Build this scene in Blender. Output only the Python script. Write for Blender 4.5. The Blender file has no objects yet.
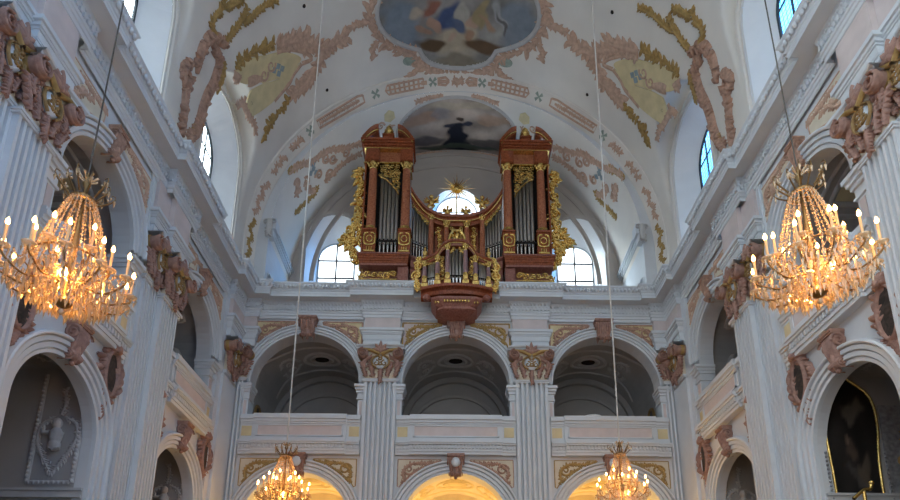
import bpy, math, random
from math import sin, cos, pi, sqrt, atan2, radians, asin, hypot, exp
from mathutils import Vector, Matrix

SC = bpy.context.scene
COL = SC.collection
rnd = random.Random(11)

# ------------------------------------------------------------------ camera
FPX, PPX, PPY = 609.437, 461.193, 499.664
_a, _b, _c = radians(15.466), radians(1.003), radians(.105)
CAM = Vector((-.162, 0, 1.6))
_f = Vector((sin(_b)*cos(_a), cos(_b)*cos(_a), sin(_a)))
_r0 = Vector((cos(_b), -sin(_b), 0)); _u0 = _r0.cross(_f)
_r = _r0*cos(_c) + _u0*sin(_c); _u = _u0*cos(_c) - _r0*sin(_c)
cd = bpy.data.cameras.new('camera'); cam = bpy.data.objects.new('camera', cd); COL.objects.link(cam)
cam.matrix_world = Matrix(((_r.x, _u.x, -_f.x, CAM.x), (_r.y, _u.y, -_f.y, CAM.y), (_r.z, _u.z, -_f.z, CAM.z), (0, 0, 0, 1)))
cd.sensor_width = 36; cd.lens = FPX/900*36
cd.shift_x = (450-PPX)/900; cd.shift_y = (PPY-250)/900
cd.clip_end = 300
SC.camera = cam

def ray(px, py): return _f + _r*((px-PPX)/FPX) - _u*((py-PPY)/FPX)
def at(px, py, Y):                       # a photo point on the plane y = Y -> (x, z)
    d = ray(px, py); p = CAM + d*((Y-CAM.y)/d.y); return p.x, p.z

# ------------------------------------------------------------------ main measures (metres)
PB, WB = 20.4, 20.6          # gallery: pilaster plane, wall plane
XW, XH, XM = 8.25, 8.12, 7.98   # nave walls: wall, half pilaster, main pilaster
RV, ZV = 8.15, 17.6          # nave vault radius, springing
YR0, YR1 = 19.9, 20.4        # rib
RL, ZL, XL, YL = 7.4, 17.95, 7.4, 23.5   # organ loft vault, side wall, back wall
BAYS = [6.11, 11.8, 17.15]

# ------------------------------------------------------------------ materials
def mat(name, col, rough=.6, metal=0., var=.08, scale=5., bump=0., bscale=30., col2=None, emit=0., spec=.4, vein=0.):
    m = bpy.data.materials.new(name); m.use_nodes = True
    nt = m.node_tree; b = nt.nodes['Principled BSDF']
    b.inputs['Roughness'].default_value = rough; b.inputs['Metallic'].default_value = metal
    b.inputs['Specular IOR Level'].default_value = spec
    tc = nt.nodes.new('ShaderNodeTexCoord'); n = nt.nodes.new('ShaderNodeTexNoise')
    n.inputs['Scale'].default_value = scale; n.inputs['Detail'].default_value = 6
    if vein: n.inputs['Distortion'].default_value = vein
    nt.links.new(tc.outputs['Object'], n.inputs['Vector'])
    rp = nt.nodes.new('ShaderNodeValToRGB')
    c2 = col2 or tuple(c*(1-var*2.5) for c in col)
    rp.color_ramp.elements[0].position = .3; rp.color_ramp.elements[1].position = .7
    rp.color_ramp.elements[0].color = (*c2, 1); rp.color_ramp.elements[1].color = (*col, 1)
    nt.links.new(n.outputs['Fac'], rp.inputs['Fac']); nt.links.new(rp.outputs['Color'], b.inputs['Base Color'])
    if bump:
        n2 = nt.nodes.new('ShaderNodeTexNoise'); n2.inputs['Scale'].default_value = bscale; n2.inputs['Detail'].default_value = 4
        nt.links.new(tc.outputs['Object'], n2.inputs['Vector'])
        bp = nt.nodes.new('ShaderNodeBump'); bp.inputs['Strength'].default_value = bump; bp.inputs['Distance'].default_value = .03
        nt.links.new(n2.outputs['Fac'], bp.inputs['Height']); nt.links.new(bp.outputs['Normal'], b.inputs['Normal'])
    if emit:
        b.inputs['Emission Color'].default_value = (*col, 1); b.inputs['Emission Strength'].default_value = emit
    return m

M = {}
M['white'] = mat('white_stucco', (.66, .695, .725), .55, var=.03, scale=2)
M['wall'] = mat('nave_wall_plaster', (.63, .645, .66), .7, var=.035, scale=1.2)
M['vault'] = mat('vault_plaster', (.79, .745, .68), .75, var=.04, scale=.8)
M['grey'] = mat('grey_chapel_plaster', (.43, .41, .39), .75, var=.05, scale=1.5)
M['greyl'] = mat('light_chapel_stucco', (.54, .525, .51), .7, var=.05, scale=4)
M['rear'] = mat('loft_plaster', (.50, .455, .415), .75, var=.04, scale=1.2)
M['pinkpanel'] = mat('pale_pink_plaster', (.66, .575, .555), .7, var=.05, scale=3)
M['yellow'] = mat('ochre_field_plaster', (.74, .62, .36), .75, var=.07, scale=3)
M['cream'] = mat('cream_plaster', (.72, .64, .50), .7, var=.05, scale=3)
M['pink'] = mat('rose_stucco', (.43, .25, .195), .6, var=.16, scale=9, bump=.25, bscale=25)
M['rosepier'] = mat('rose_pier_stucco', (.55, .33, .235), .65, var=.18, scale=9, bump=.2, bscale=25)
M['rose'] = mat('faded_rose_paint', (.66, .44, .32), .75, var=.12, scale=7)
M['brown'] = mat('brown_gilt_stucco', (.40, .25, .10), .5, .25, var=.15, scale=9)
M['dullgold'] = mat('dull_gold_paint', (.50, .32, .11), .55, .15, var=.15, scale=9)
M['gold'] = mat('gilded_carving', (1.0, .68, .22), .22, .95, var=.2, scale=14, bump=.35, bscale=30)
M['wood'] = mat('red_marbled_wood', (.38, .105, .04), .22, var=.2, scale=7, col2=(.17, .04, .016), vein=2.5)
M['woodl'] = mat('light_marbled_wood', (.50, .18, .085), .22, var=.2, scale=9, col2=(.24, .07, .035), vein=2.5)
M['rosemarble'] = mat('rose_marbled_wood', (.42, .18, .13), .4, var=.2, scale=8, col2=(.21, .07, .05), vein=2)
M['lilac'] = mat('lilac_marbled_wood', (.36, .22, .21), .4, var=.2, scale=12, col2=(.22, .11, .11), vein=2)
M['pipe'] = mat('tin_pipe', (.62, .60, .57), .32, .85, var=.06, scale=10)
M['pipemouth'] = mat('polished_tin', (.9, .89, .86), .22, .8, var=.04, scale=10)
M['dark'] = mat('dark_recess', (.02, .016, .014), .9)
M['reveal'] = mat('whitewashed_reveal', (.86, .87, .88), .6, var=.02, scale=2)
M['iron'] = mat('dark_iron', (.03, .03, .035), .6, .3)
M['lead'] = mat('leaded_glazing_bar', (.05, .06, .07), .6, .3)
M['winframe'] = mat('window_frame_paint', (.55, .58, .6), .6)
M['darkcable'] = mat('dark_cable', (.10, .085, .07), .6, .2)
M['cable'] = mat('pale_cable', (.78, .73, .66), .6)
M['brass'] = mat('antique_brass', (.36, .20, .07), .35, .85, var=.15, scale=20)
M['brassd'] = mat('dark_brass', (.22, .13, .05), .4, .8, var=.15, scale=20)
M['candle'] = mat('flame_tinted_candle', (.88, .52, .24), .5, spec=.3)  # amber base colour paints in the glow of the flame above
M['floor'] = mat('stone_floor', (.17, .13, .10), .4, var=.1, scale=2)
M['blue'] = mat('grey_blue_paint', (.33, .40, .42), .75, var=.1, scale=6)
M['green'] = mat('grey_green_paint', (.36, .42, .35), .75, var=.1, scale=6)
M['oil'] = mat('dark_oil_painting', (.09, .065, .05), .45, var=.3, scale=5, col2=(.012, .01, .009), vein=1.5)
M['silver'] = mat('silvered_stucco', (.42, .42, .43), .45, .3, var=.2, scale=10)
M['linen'] = mat('white_cloth', (.8, .8, .8), .8)

def emis(name, col, s):
    m = bpy.data.materials.new(name); m.use_nodes = True; nt = m.node_tree; nt.nodes.clear()
    o = nt.nodes.new('ShaderNodeOutputMaterial'); e = nt.nodes.new('ShaderNodeEmission')
    e.inputs['Color'].default_value = (*col, 1); e.inputs['Strength'].default_value = s
    nt.links.new(e.outputs[0], o.inputs['Surface']); return m
M['flame'] = emis('lamp_flame', (1, .46, .12), 16)

def glassy(name, col, gl, tcol):
    m = bpy.data.materials.new(name); m.use_nodes = True; nt = m.node_tree; nt.nodes.clear()
    o = nt.nodes.new('ShaderNodeOutputMaterial'); t = nt.nodes.new('ShaderNodeBsdfTransparent'); g = nt.nodes.new('ShaderNodeBsdfGlossy')
    x = nt.nodes.new('ShaderNodeMixShader'); x.inputs[0].default_value = gl
    t.inputs['Color'].default_value = (*tcol, 1); g.inputs['Color'].default_value = (*col, 1); g.inputs['Roughness'].default_value = .12
    nt.links.new(t.outputs[0], x.inputs[1]); nt.links.new(g.outputs[0], x.inputs[2]); nt.links.new(x.outputs[0], o.inputs['Surface'])
    return m, nt, x, o
M['glass'] = glassy('window_glass', (1, 1, 1), .06, (.93, .97, 1))[0]
def crystal(name, col, tr):
    m, nt, x, o = glassy(name, (1, .93, .82), .38, tr)
    d = nt.nodes.new('ShaderNodeBsdfTranslucent'); d.inputs['Color'].default_value = (*col, 1)
    d2 = nt.nodes.new('ShaderNodeBsdfDiffuse'); d2.inputs['Color'].default_value = (*col, 1)
    y = nt.nodes.new('ShaderNodeMixShader'); y.inputs[0].default_value = .5
    nt.links.new(d.outputs[0], y.inputs[1]); nt.links.new(d2.outputs[0], y.inputs[2])
    z = nt.nodes.new('ShaderNodeMixShader'); z.inputs[0].default_value = .45
    nt.links.new(x.outputs[0], z.inputs[1]); nt.links.new(y.outputs[0], z.inputs[2]); nt.links.new(z.outputs[0], o.inputs['Surface'])
    return m
M['crystal'] = crystal('lead_crystal', (.86, .68, .44), (.95, .86, .70))

def paintmat(name, rough=.7):
    m = bpy.data.materials.new(name); m.use_nodes = True; nt = m.node_tree; b = nt.nodes['Principled BSDF']
    b.inputs['Roughness'].default_value = rough; b.inputs['Specular IOR Level'].default_value = .2
    a = nt.nodes.new('ShaderNodeAttribute'); a.attribute_name = 'Col'
    tc = nt.nodes.new('ShaderNodeTexCoord'); n = nt.nodes.new('ShaderNodeTexNoise'); n.inputs['Scale'].default_value = 3; n.inputs['Detail'].default_value = 8
    nt.links.new(tc.outputs['Object'], n.inputs['Vector'])
    mx = nt.nodes.new('ShaderNodeMixRGB'); mx.blend_type = 'OVERLAY'; mx.inputs[0].default_value = .3
    nt.links.new(a.outputs['Color'], mx.inputs[1]); nt.links.new(n.outputs['Fac'], mx.inputs[2])
    nt.links.new(mx.outputs[0], b.inputs['Base Color'])
    return m
M['fresco'] = paintmat('fresco_paint')

# ------------------------------------------------------------------ objects
WL = {}
def fin(o, parent, origin):
    if parent is not None:
        o.parent = parent; o.location = Vector(origin) - WL[parent.name]
    else: o.location = origin
    COL.objects.link(o); WL[o.name] = Vector(origin); return o
def obj(name, mb, m, parent=None, origin=None):
    vs = mb.v
    if origin is None:
        if parent is not None: origin = WL[parent.name]
        else:
            lo = [min(p[i] for p in vs) for i in range(3)]; hi = [max(p[i] for p in vs) for i in range(3)]
            origin = Vector(((lo[0]+hi[0])/2, (lo[1]+hi[1])/2, lo[2]))
    me = bpy.data.meshes.new(name)
    me.from_pydata([(p[0]-origin[0], p[1]-origin[1], p[2]-origin[2]) for p in vs], [], mb.f)
    me.materials.append(M[m] if isinstance(m, str) else m)
    me.polygons.foreach_set('use_smooth', mb.s)
    if mb.col:
        ca = me.color_attributes.new('Col', 'FLOAT_COLOR', 'POINT')
        ca.data.foreach_set('color', [x for c in mb.col for x in (c[0], c[1], c[2], 1)])
    me.update()
    return fin(bpy.data.objects.new(name, me), parent, origin)
def tag(o, label=None, cat=None, group=None, kind=None):
    if label: o['label'] = label
    if cat: o['category'] = cat
    if group: o['group'] = group
    if kind: o['kind'] = kind
    return o
def thing(name, label, cat, loc, group=None):
    o = bpy.data.objects.new(name, None); o.empty_display_size = .2
    fin(o, None, loc); return tag(o, label, cat, group)
def struct(name, mb, m, parent=None, label=None):
    o = obj(name, mb, m, parent)
    if parent is None: o['kind'] = 'structure'
    if label: o['label'] = label
    return o
def dup(root, loc, label):
    r = root.copy(); COL.objects.link(r); r.location = loc; r['label'] = label
    for ch in list(root.children):
        c = ch.copy(); COL.objects.link(c); c.parent = r
        for g in list(ch.children):
            d = g.copy(); COL.objects.link(d); d.parent = c
    return r

# ------------------------------------------------------------------ mesh builder
class MB:
    def __init__(s, T=None): s.v = []; s.f = []; s.s = []; s.col = []; s.T = T
    def add(s, vs, fs, smooth=False):
        n = len(s.v); T = s.T
        s.v += [tuple(T(*p)) for p in vs] if T else [tuple(p) for p in vs]
        s.f += [tuple(i+n for i in f) for f in fs]; s.s += [smooth]*len(fs)
    def box(s, u0, u1, v0, v1, w0, w1):
        s.add([(u0, v0, w0), (u1, v0, w0), (u1, v1, w0), (u0, v1, w0), (u0, v0, w1), (u1, v0, w1), (u1, v1, w1), (u0, v1, w1)],
              [(0, 3, 2, 1), (4, 5, 6, 7), (0, 1, 5, 4), (1, 2, 6, 5), (2, 3, 7, 6), (3, 0, 4, 7)])
    def prism(s, poly, w0, w1):
        n = len(poly)
        s.add([(u, v, w0) for u, v in poly]+[(u, v, w1) for u, v in poly],
              [tuple(range(n, 2*n)), tuple(range(n-1, -1, -1))]+[(i, (i+1) % n, n+(i+1) % n, n+i) for i in range(n)])
    def grid(s, rows, cu=False, cv=False, smooth=True):
        nr, nc = len(rows), len(rows[0]); vs = [p for r in rows for p in r]; fs = []
        for i in range(nr if cv else nr-1):
            for j in range(nc if cu else nc-1):
                i2, j2 = (i+1) % nr, (j+1) % nc
                fs.append((i*nc+j, i*nc+j2, i2*nc+j2, i2*nc+j))
        s.add(vs, fs, smooth)
    def tube(s, path, r, n=6, closed=False):
        P = [Vector(p) for p in path]; m = len(P); rows = []; prev = None
        for i in range(m):
            a = P[(i-1) % m] if closed or i else P[0]; b = P[(i+1) % m] if closed or i < m-1 else P[-1]
            t = (b-a); t = t.normalized() if t.length > 1e-9 else Vector((0, 0, 1))
            if prev is None:
                q = Vector((0, 0, 1)) if abs(t.z) < .9 else Vector((1, 0, 0)); x = t.cross(q).normalized()
            else: x = (prev-t*prev.dot(t)).normalized()
            prev = x; y = t.cross(x); rr = r[i] if isinstance(r, (list, tuple)) else r
            rows.append([tuple(P[i]+x*(rr*cos(2*pi*k/n))+y*(rr*sin(2*pi*k/n))) for k in range(n)])
        s.grid(rows, cu=True, cv=closed)
    def rel(s, path, wd, h, w0=0., hs=None):
        # raised strip along a path in the (u, v) plane
        m = len(path); rows = []
        for i in range(m):
            a = path[max(i-1, 0)]; b = path[min(i+1, m-1)]; dx, dy = b[0]-a[0], b[1]-a[1]; L = hypot(dx, dy) or 1
            nx, ny = -dy/L, dx/L; k = wd[i] if isinstance(wd, (list, tuple)) else wd
            hh = h*(hs[i] if hs else min(1, .35+.65*k/(max(wd) if isinstance(wd, (list, tuple)) else k)))
            u, v = path[i]
            rows.append([(u+nx*k*q, v+ny*k*q, w0+hh*z) for q, z in ((-1, 0), (-.72, .65), (0, 1), (.72, .65), (1, 0))])
        s.grid(rows)
    def leaf(s, u, v, ang, L, W, h, w0=0., curl=0., n=6):
        path = []; a = ang; x, y = u, v
        for i in range(n+1):
            path.append((x, y)); a2 = a+curl*i/n; x += cos(a2)*L/n; y += sin(a2)*L/n
        pr = [.35, .8, 1, .95, .75, .45, .04]
        s.rel(path, [W*pr[min(6, round(6*i/n))] for i in range(n+1)], h, w0)
    def spiral(s, u, v, r, turns, a0, d, wd, h, w0=0., n=26):
        path = []; ws = []
        for i in range(n+1):
            t = i/n; rr = r*(1-.86*t); a = a0+d*turns*2*pi*t
            path.append((u+cos(a)*rr, v+sin(a)*rr)); ws.append(wd*(1-.6*t))
        s.rel(path, ws, h, w0, [1]*(n+1))
    def frill(s, path, step, L, W, h, w0=0., sides=(1, -1), lean=.9, jit=.25):
        # ragged acanthus edge: leaves branching along a path
        for i in range(len(path)-1):
            a, b = path[i], path[i+1]; d = hypot(b[0]-a[0], b[1]-a[1]); ang = atan2(b[1]-a[1], b[0]-a[0]); k = max(1, round(d/step))
            for j in range(k):
                t = (j+.5)/k; x, y = a[0]+(b[0]-a[0])*t, a[1]+(b[1]-a[1])*t
                for sd in sides:
                    q = 1+rnd.uniform(-jit, jit)
                    s.leaf(x, y, ang+sd*lean+rnd.uniform(-jit, jit), L*q, W*q, h, w0, curl=sd*rnd.uniform(-.6, .9), n=4)
    def acanthus(s, path, wd, h, step, L, w0=0., sides=(1, -1)):
        ws = [wd*(.6+.4*sin(pi*min(1, .15+i/max(1, len(path)-1)))) for i in range(len(path))]
        s.rel(path, ws, h, w0); s.frill(path, step*.62, L*.8, L*.2, h*.8, w0, sides)
    def lathe(s, prof, c, n=12, ax='v'):
        rows = []
        for r, z in prof:
            row = []
            for k in range(n):
                a = 2*pi*k/n; x, y = r*cos(a), r*sin(a)
                row.append((c[0]+x, c[1]+z, c[2]+y) if ax == 'v' else (c[0]+x, c[1]+y, c[2]+z) if ax == 'w' else (c[0]+z, c[1]+x, c[2]+y))
            rows.append(row)
        s.grid(rows, cu=True)
    def ball(s, c, r, n=8, m=5):
        if not isinstance(r, (list, tuple)): r = (r, r, r)
        rows = []
        for i in range(m+1):
            a = -pi/2+pi*i/m; k = max(cos(a), 1e-4)
            rows.append([(c[0]+r[0]*k*cos(2*pi*j/n), c[1]+r[1]*sin(a), c[2]+r[2]*k*sin(2*pi*j/n)) for j in range(n)])
        s.grid(rows, cu=True)
    def octa(s, c, r, h):
        s.add([(c[0]+r, c[1], c[2]), (c[0], c[1], c[2]+r), (c[0]-r, c[1], c[2]), (c[0], c[1], c[2]-r), (c[0], c[1]+h*.45, c[2]), (c[0], c[1]-h, c[2])],
              [(0, 1, 4), (1, 2, 4), (2, 3, 4), (3, 0, 4), (1, 0, 5), (2, 1, 5), (3, 2, 5), (0, 3, 5)])
    def arch(s, uc, vc, R, prof, n=28, legs=0., a0=0., a1=pi, smooth=False):
        rows = []
        if legs: rows.append([(uc+R+r, vc-legs, w) for r, w in prof])
        for i in range(n+1):
            a = a0+(a1-a0)*i/n
            rows.append([(uc+(R+r)*cos(a), vc+(R+r)*sin(a), w) for r, w in prof])
        if legs: rows.append([(uc-R-r, vc-legs, w) for r, w in prof])
        s.grid(rows, smooth=smooth)
    def splay(s, uc, h0, b0, s0, w0, h1, b1, s1, w1, n=24):
        A = []; Bq = []
        def pts(h, b, sp): return [(uc+h, b)]+[(uc+h*cos(pi*i/n), sp+h*sin(pi*i/n)) for i in range(n+1)]+[(uc-h, b)]
        for p, q in zip(pts(h0, b0, s0), pts(h1, b1, s1)): A.append((*p, w0)); Bq.append((*q, w1))
        s.grid([A, Bq], smooth=False)
        s.add([A[0], A[-1], Bq[-1], Bq[0]], [(0, 1, 2, 3)])
    def pane(s, uc, h, b, sp, w, n=24):
        P = [(uc+h, b, w)]+[(uc+h*cos(pi*i/n), sp+h*sin(pi*i/n), w) for i in range(n+1)]+[(uc-h, b, w)]
        s.add(P, [tuple(range(len(P)))])
    def wall(s, u0, u1, v0, v1, ops, w=0., n=20):
        # wall sheet with arched openings: ops = (uc, half, base, spring)
        us = {u0, u1}
        for uc, h, b, sp in ops:
            for i in range(n+1): us.add(round(uc+h*cos(pi*i/n), 5))
        us = sorted(u for u in us if u0 <= u <= u1)
        for a, b in zip(us, us[1:]):
            if b-a < 1e-4: continue
            m = (a+b)/2; vo = []
            for uc, h, bs, sp in ops:
                if abs(m-uc) < h:
                    f = lambda u: sp+sqrt(max(0, h*h-(u-uc)**2)); vo.append((bs, f(a), f(b)))
            vo.sort(); la, lb = v0, v0
            for bs, ta, tb in vo:
                if bs > max(la, lb)+1e-4: s.add([(a, la, w), (b, lb, w), (b, bs, w), (a, bs, w)], [(0, 1, 2, 3)])
                la, lb = ta, tb
            s.add([(a, la, w), (b, lb, w), (b, v1, w), (a, v1, w)], [(0, 1, 2, 3)])
    def revealc(s, uc, h, b, sp, w0, w1, n=24): s.splay(uc, h, b, sp, w0, h, b, sp, w1, n)

def TB(P, uo=0.): return lambda u, v, w: (u+uo, P-w, v)
def TS(sd, X): return lambda u, v, w: (sd*(X-w), u, v)
def TV(mir=1, R=RV, zc=ZV):
    def T(u, v, w):
        u *= mir; q = R*pi/2
        if abs(u) <= q: th = u/R; return ((R-w)*sin(th), v, zc+(R-w)*cos(th))
        return (math.copysign(R-w, u), v, zc-(abs(u)-q))
    return T
def vuv(px, py, R=RV, zc=ZV):            # a photo point on the vault -> (u, v) on its surface
    d = ray(px, py); ox, oz = CAM.x, CAM.z-zc
    A = d.x**2+d.z**2; Bq = 2*(ox*d.x+oz*d.z); Cq = ox*ox+oz*oz-R*R
    t = (-Bq+sqrt(max(0, Bq*Bq-4*A*Cq)))/(2*A); p = CAM+d*t
    if p.z < zc:
        t = (math.copysign(R, d.x)-CAM.x)/d.x; p = CAM+d*t
        return math.copysign(R*pi/2+(zc-p.z), d.x), p.y
    return R*atan2(p.x, p.z-zc), p.y

def smooth_path(pts, k=4):
    out = []; n = len(pts)
    for i in range(n-1):
        p0, p1, p2, p3 = pts[max(i-1, 0)], pts[i], pts[i+1], pts[min(i+2, n-1)]
        for j in range(k):
            t = j/k
            out.append(tuple(.5*((2*p1[q])+(-p0[q]+p2[q])*t+(2*p0[q]-5*p1[q]+4*p2[q]-p3[q])*t*t+(-p0[q]+3*p1[q]-3*p2[q]+p3[q])*t**3) for q in range(len(p1))))
    out.append(tuple(pts[-1])); return out

# ================================================================== SETTING
SIDE = {-1: 'left', 1: 'right'}
# floor
mb = MB(); mb.add([(-12.5, -6, 0), (12.5, -6, 0), (12.5, 25, 0), (-12.5, 25, 0)], [(0, 1, 2, 3)]); struct('floor', mb, 'floor')

UP = {0: (6.11, 1.45), 1: (11.8, 1.45), 2: (17.15, 1.42)}; UZ = 11.72; UB = 9.0
LO = {0: (6.11, 1.4), 1: (11.7, 1.4), 2: (17.1, 1.38)}; LZ = 6.42
CL = {0: (6.0, 1.45), 1: (11.7, 1.45), 2: (17.2, 1.5)}; CB, CS = 15.5, 19.3
for sd in (-1, 1):
    n = SIDE[sd]; T = TS(sd, XW)
    ops = [(c, h, UB, UZ) for c, h in UP.values()]+[(c, h, 0, LZ) for c, h in LO.values()]
    mb = MB(T); mb.wall(-4, 22, 0, 15.6, ops)
    for o in ops[:3]: mb.revealc(*o, 0, -.5)
    for o in ops[3:]: mb.revealc(*o, 0, -.28)
    mb.wall(-4, 22, 8.7, 15.6, ops[:3], -.5)
    mb.wall(-4, 22, 0, 8.95, ops[3:], -.28)
    struct('wall_'+n, mb, 'wall')
    # clerestory
    T2 = TS(sd, RV+.01); mb = MB(T2)
    mb.wall(-4, YR0, 15.4, 21.6, [(c, h, CB, CS) for c, h in CL.values()])
    struct('wall_'+n, mb, 'vault')
    mb = MB(T2)
    for c, h in CL.values():
        mb.splay(c, h, CB, CS, 0, .98, 16.6, 19.15, -.75)
    struct('wall_'+n, mb, 'reveal')

def ztop(x, y):
    z = ZV+sqrt(max(0, RV*RV-x*x))
    for c, h in CL.values():
        r = h+.42
        if abs(y-c) < r: z = max(z, CS+sqrt(r*r-(y-c)**2)-.35*max(0, RV-abs(x))*.0)
    return z
ys = []
y = -4.
while y < YR0-.001:
    ys.append(y); y += .11 if y > 3 else .5
ys.append(YR0)
rows = []
xs = [RV*sin(-pi/2+pi*i/150) for i in range(151)]
mb = MB()
mb.grid([[(x, y, ztop(x, y)) for x in xs] for y in ys])
struct('ceiling', mb, 'vault')

# windows: frame + glazing bars + pane
wn = [0]
def window(T, c, h, b, sp, w, nv, nh, thick=.022, barw=.02, dense=0):
    wn[0] += 1
    mb = MB(T); mb.pane(c, h, b, sp, w); o = struct('window_%d' % wn[0], mb, 'glass')
    mb = MB(T); mb.arch(c, sp, h, [(-.05, w-.02), (-.05, w+.04), (.03, w+.04)], 24, legs=sp-b); obj('window_frame', mb, 'lead' if dense else 'winframe', o)
    for i in range(1, nv):
        u = c-h+2*h*i/nv; top = sp+sqrt(max(0, h*h-(u-c)**2)); mb = MB(T); mb.box(u-barw, u+barw, b, top, w, w+thick); obj('mullion', mb, 'lead', o)
    top = sp+h
    for i in range(1, nh):
        v = b+(top-b)*i/nh; hh = h if v < sp else sqrt(max(0, h*h-(v-sp)**2)); mb = MB(T); mb.box(c-hh, c+hh, v-barw, v+barw, w, w+thick); obj('glazing_bar', mb, 'lead', o)
    if dense:
        mb = MB(T)
        k = int((top-b)/.16)
        for i in range(1, k):
            v = b+(top-b)*i/k; hh = h if v < sp else sqrt(max(0, h*h-(v-sp)**2)); mb.box(c-hh, c+hh, v-.005, v+.005, w, w+.008)
        for i in range(1, int(2*h/.16)):
            u = c-h+.16*i; tp = sp+sqrt(max(0, h*h-(u-c)**2)); mb.box(u-.005, u+.005, b, tp, w, w+.008)
        obj('leading', mb, 'lead', o)
    return o
for sd in (-1, 1):
    for k in (0, 1, 2):
        c, h = CL[k]; window(TS(sd, RV+.01), c, .98, 16.6, 19.15, -.75, 3, 4, .04, .022, 1)

# rib between nave and organ loft
def ribT(sgn=1):
    def T(u, v, w):          # u = arc length from the crown, v = 0..1 across the rib, w out of the face
        R = 8.12-.27*v-w*.5; zc = 17.62-.07*v; Y = YR0+.5*v-w*.85; a = u*sgn/8.; q = pi/2
        if abs(a) <= q: return (R*sin(a), Y, zc+R*cos(a))
        return (math.copysign(R, a), Y, zc-(abs(a)-q)*8)
    return T
mb = MB(ribT()); L = 8*pi/2+2.3
us = [-L+2*L*i/120 for i in range(121)]
mb.grid([[(u, -.2, -1.2) for u in us], [(u, -.12, 0) for u in us], [(u, 0, .0) for u in us], [(u, .05, .03) for u in us], [(u, .14, .03) for u in us], [(u, .16, 0) for u in us],
         [(u, .9, 0) for u in us], [(u, .92, .008) for u in us], [(u, 1.0, .008) for u in us], [(u, 1.12, -.02) for u in us]], smooth=False)
struct('trim_1', mb, 'vault')
# loft shell
rows = [[], []]
def circ(R, zc, a): return (R*sin(a), zc+R*cos(a))
mb = MB(); A = []; Bq = []
for i in range(81):
    a = -pi/2+pi*i/80; x, z = circ(8.2, 17.55, a); A.append((x, YR1+.01, z)); x, z = circ(RL, ZL, a); Bq.append((x, YR1+.06, z))
A = [(-8.2, YR1+.01, 15.2)]+A+[(8.2, YR1+.01, 15.2)]; Bq = [(-RL, YR1+.06, 15.2)]+Bq+[(RL, YR1+.06, 15.2)]
mb.grid([A, Bq], smooth=False); struct('wall_back', mb, 'wall')
mb = MB(); mb.grid([[(RL*sin(-pi/2+pi*i/90), yy, ZL+RL*cos(-pi/2+pi*i/90)) for i in range(91)] for yy in (YR1+.06, 21.5, 22.5, YL)]); struct('ceiling.001', mb, 'vault')
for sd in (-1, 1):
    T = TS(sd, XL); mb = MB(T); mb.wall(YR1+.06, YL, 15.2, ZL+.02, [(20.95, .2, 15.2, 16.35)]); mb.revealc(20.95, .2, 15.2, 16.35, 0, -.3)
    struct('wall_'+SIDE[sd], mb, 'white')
    mb = MB(T); mb.pane(20.95, .2, 15.2, 16.35, -.3); struct('dark_doorway_%d' % (1 if sd < 0 else 2), mb, 'dark')  # near-black sheet paints the darkness behind the small open arch
    mb = MB(T); mb.arch(20.95, 16.35, .2, [(0, 0), (0, .05), (.06, .05), (.06, 0)], 14, legs=1.1); struct('trim_%d' % (2 if sd < 0 else 3), mb, 'white')
    mb = MB(T)
    for (v0, v1, w) in ((18.25, 18.33, .06), (18.33, 18.43, .1), (18.43, 18.52, .16), (18.52, 18.6, .2)): mb.box(YR1+.0, YL, v0, v1, -.02, w)
    struct('trim_%d' % (4 if sd < 0 else 5), mb, 'white')
T = TB(YL); mb = MB(T); WOPS = [(-5.5, 1.24, 15.2, 20.33), (5.5, 1.24, 15.2, 20.33), (0, 1.08, 20.4, 22.05)]
mb.wall(-RL, RL, 15.2, 25.6, WOPS); struct('wall_back', mb, 'rear')
mb = MB(T)
for c, h, b, s_ in WOPS[:2]: mb.splay(c, h, b, s_, 0, .84, 16, 19.75, -.75)
mb.splay(0, 1.08, 20.4, 22.05, 0, .98, 20.5, 22.1, -.5)
struct('wall_back', mb, 'reveal')
window(T, -5.5, .84, 16, 19.75, -.75, 2, 5, .04, .034); window(T, 5.5, .84, 16, 19.75, -.75, 2, 5, .04, .034); window(T, 0, .98, 20.5, 22.1, -.5, 2, 3, .03, .02)
mb = MB(T)
for R_ in (6.95, 6.3):
    mb.arch(0, ZL+.1, R_, [(0, 0), (0, .05), (.1, .07), (.2, .05), (.2, 0)], 60)
for c in (-5.5, 5.5): mb.arch(c, 20.33, 1.3, [(0, 0), (0, .04), (.12, .06), (.2, 0)], 30, legs=5)
struct('trim_6', mb, 'rear')
mb = MB(); mb.add([(-8.2, 20.3, 15.3), (8.2, 20.3, 15.3), (8.2, YL, 15.3), (-8.2, YL, 15.3)], [(0, 1, 2, 3)]); struct('floor.001', mb, 'floor')

# gallery wall (three bays, two storeys)
GX = [-5.58, 0., 5.58]; GU, GUZ = 2.0, 11.76; GL, GLZ = 1.9, 6.38; GF = 9.0
T = TB(WB); ops = [(c, GU, GF, GUZ) for c in GX]+[(c, GL, 0, GLZ) for c in GX]
mb = MB(T); mb.wall(-XW, XW, 0, 15.6, ops)
for o in ops: mb.revealc(*o, 0, -.6)
mb.wall(-XW, XW, 0, 15.6, ops, -.6)
struct('wall_back', mb, 'wall')

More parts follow.
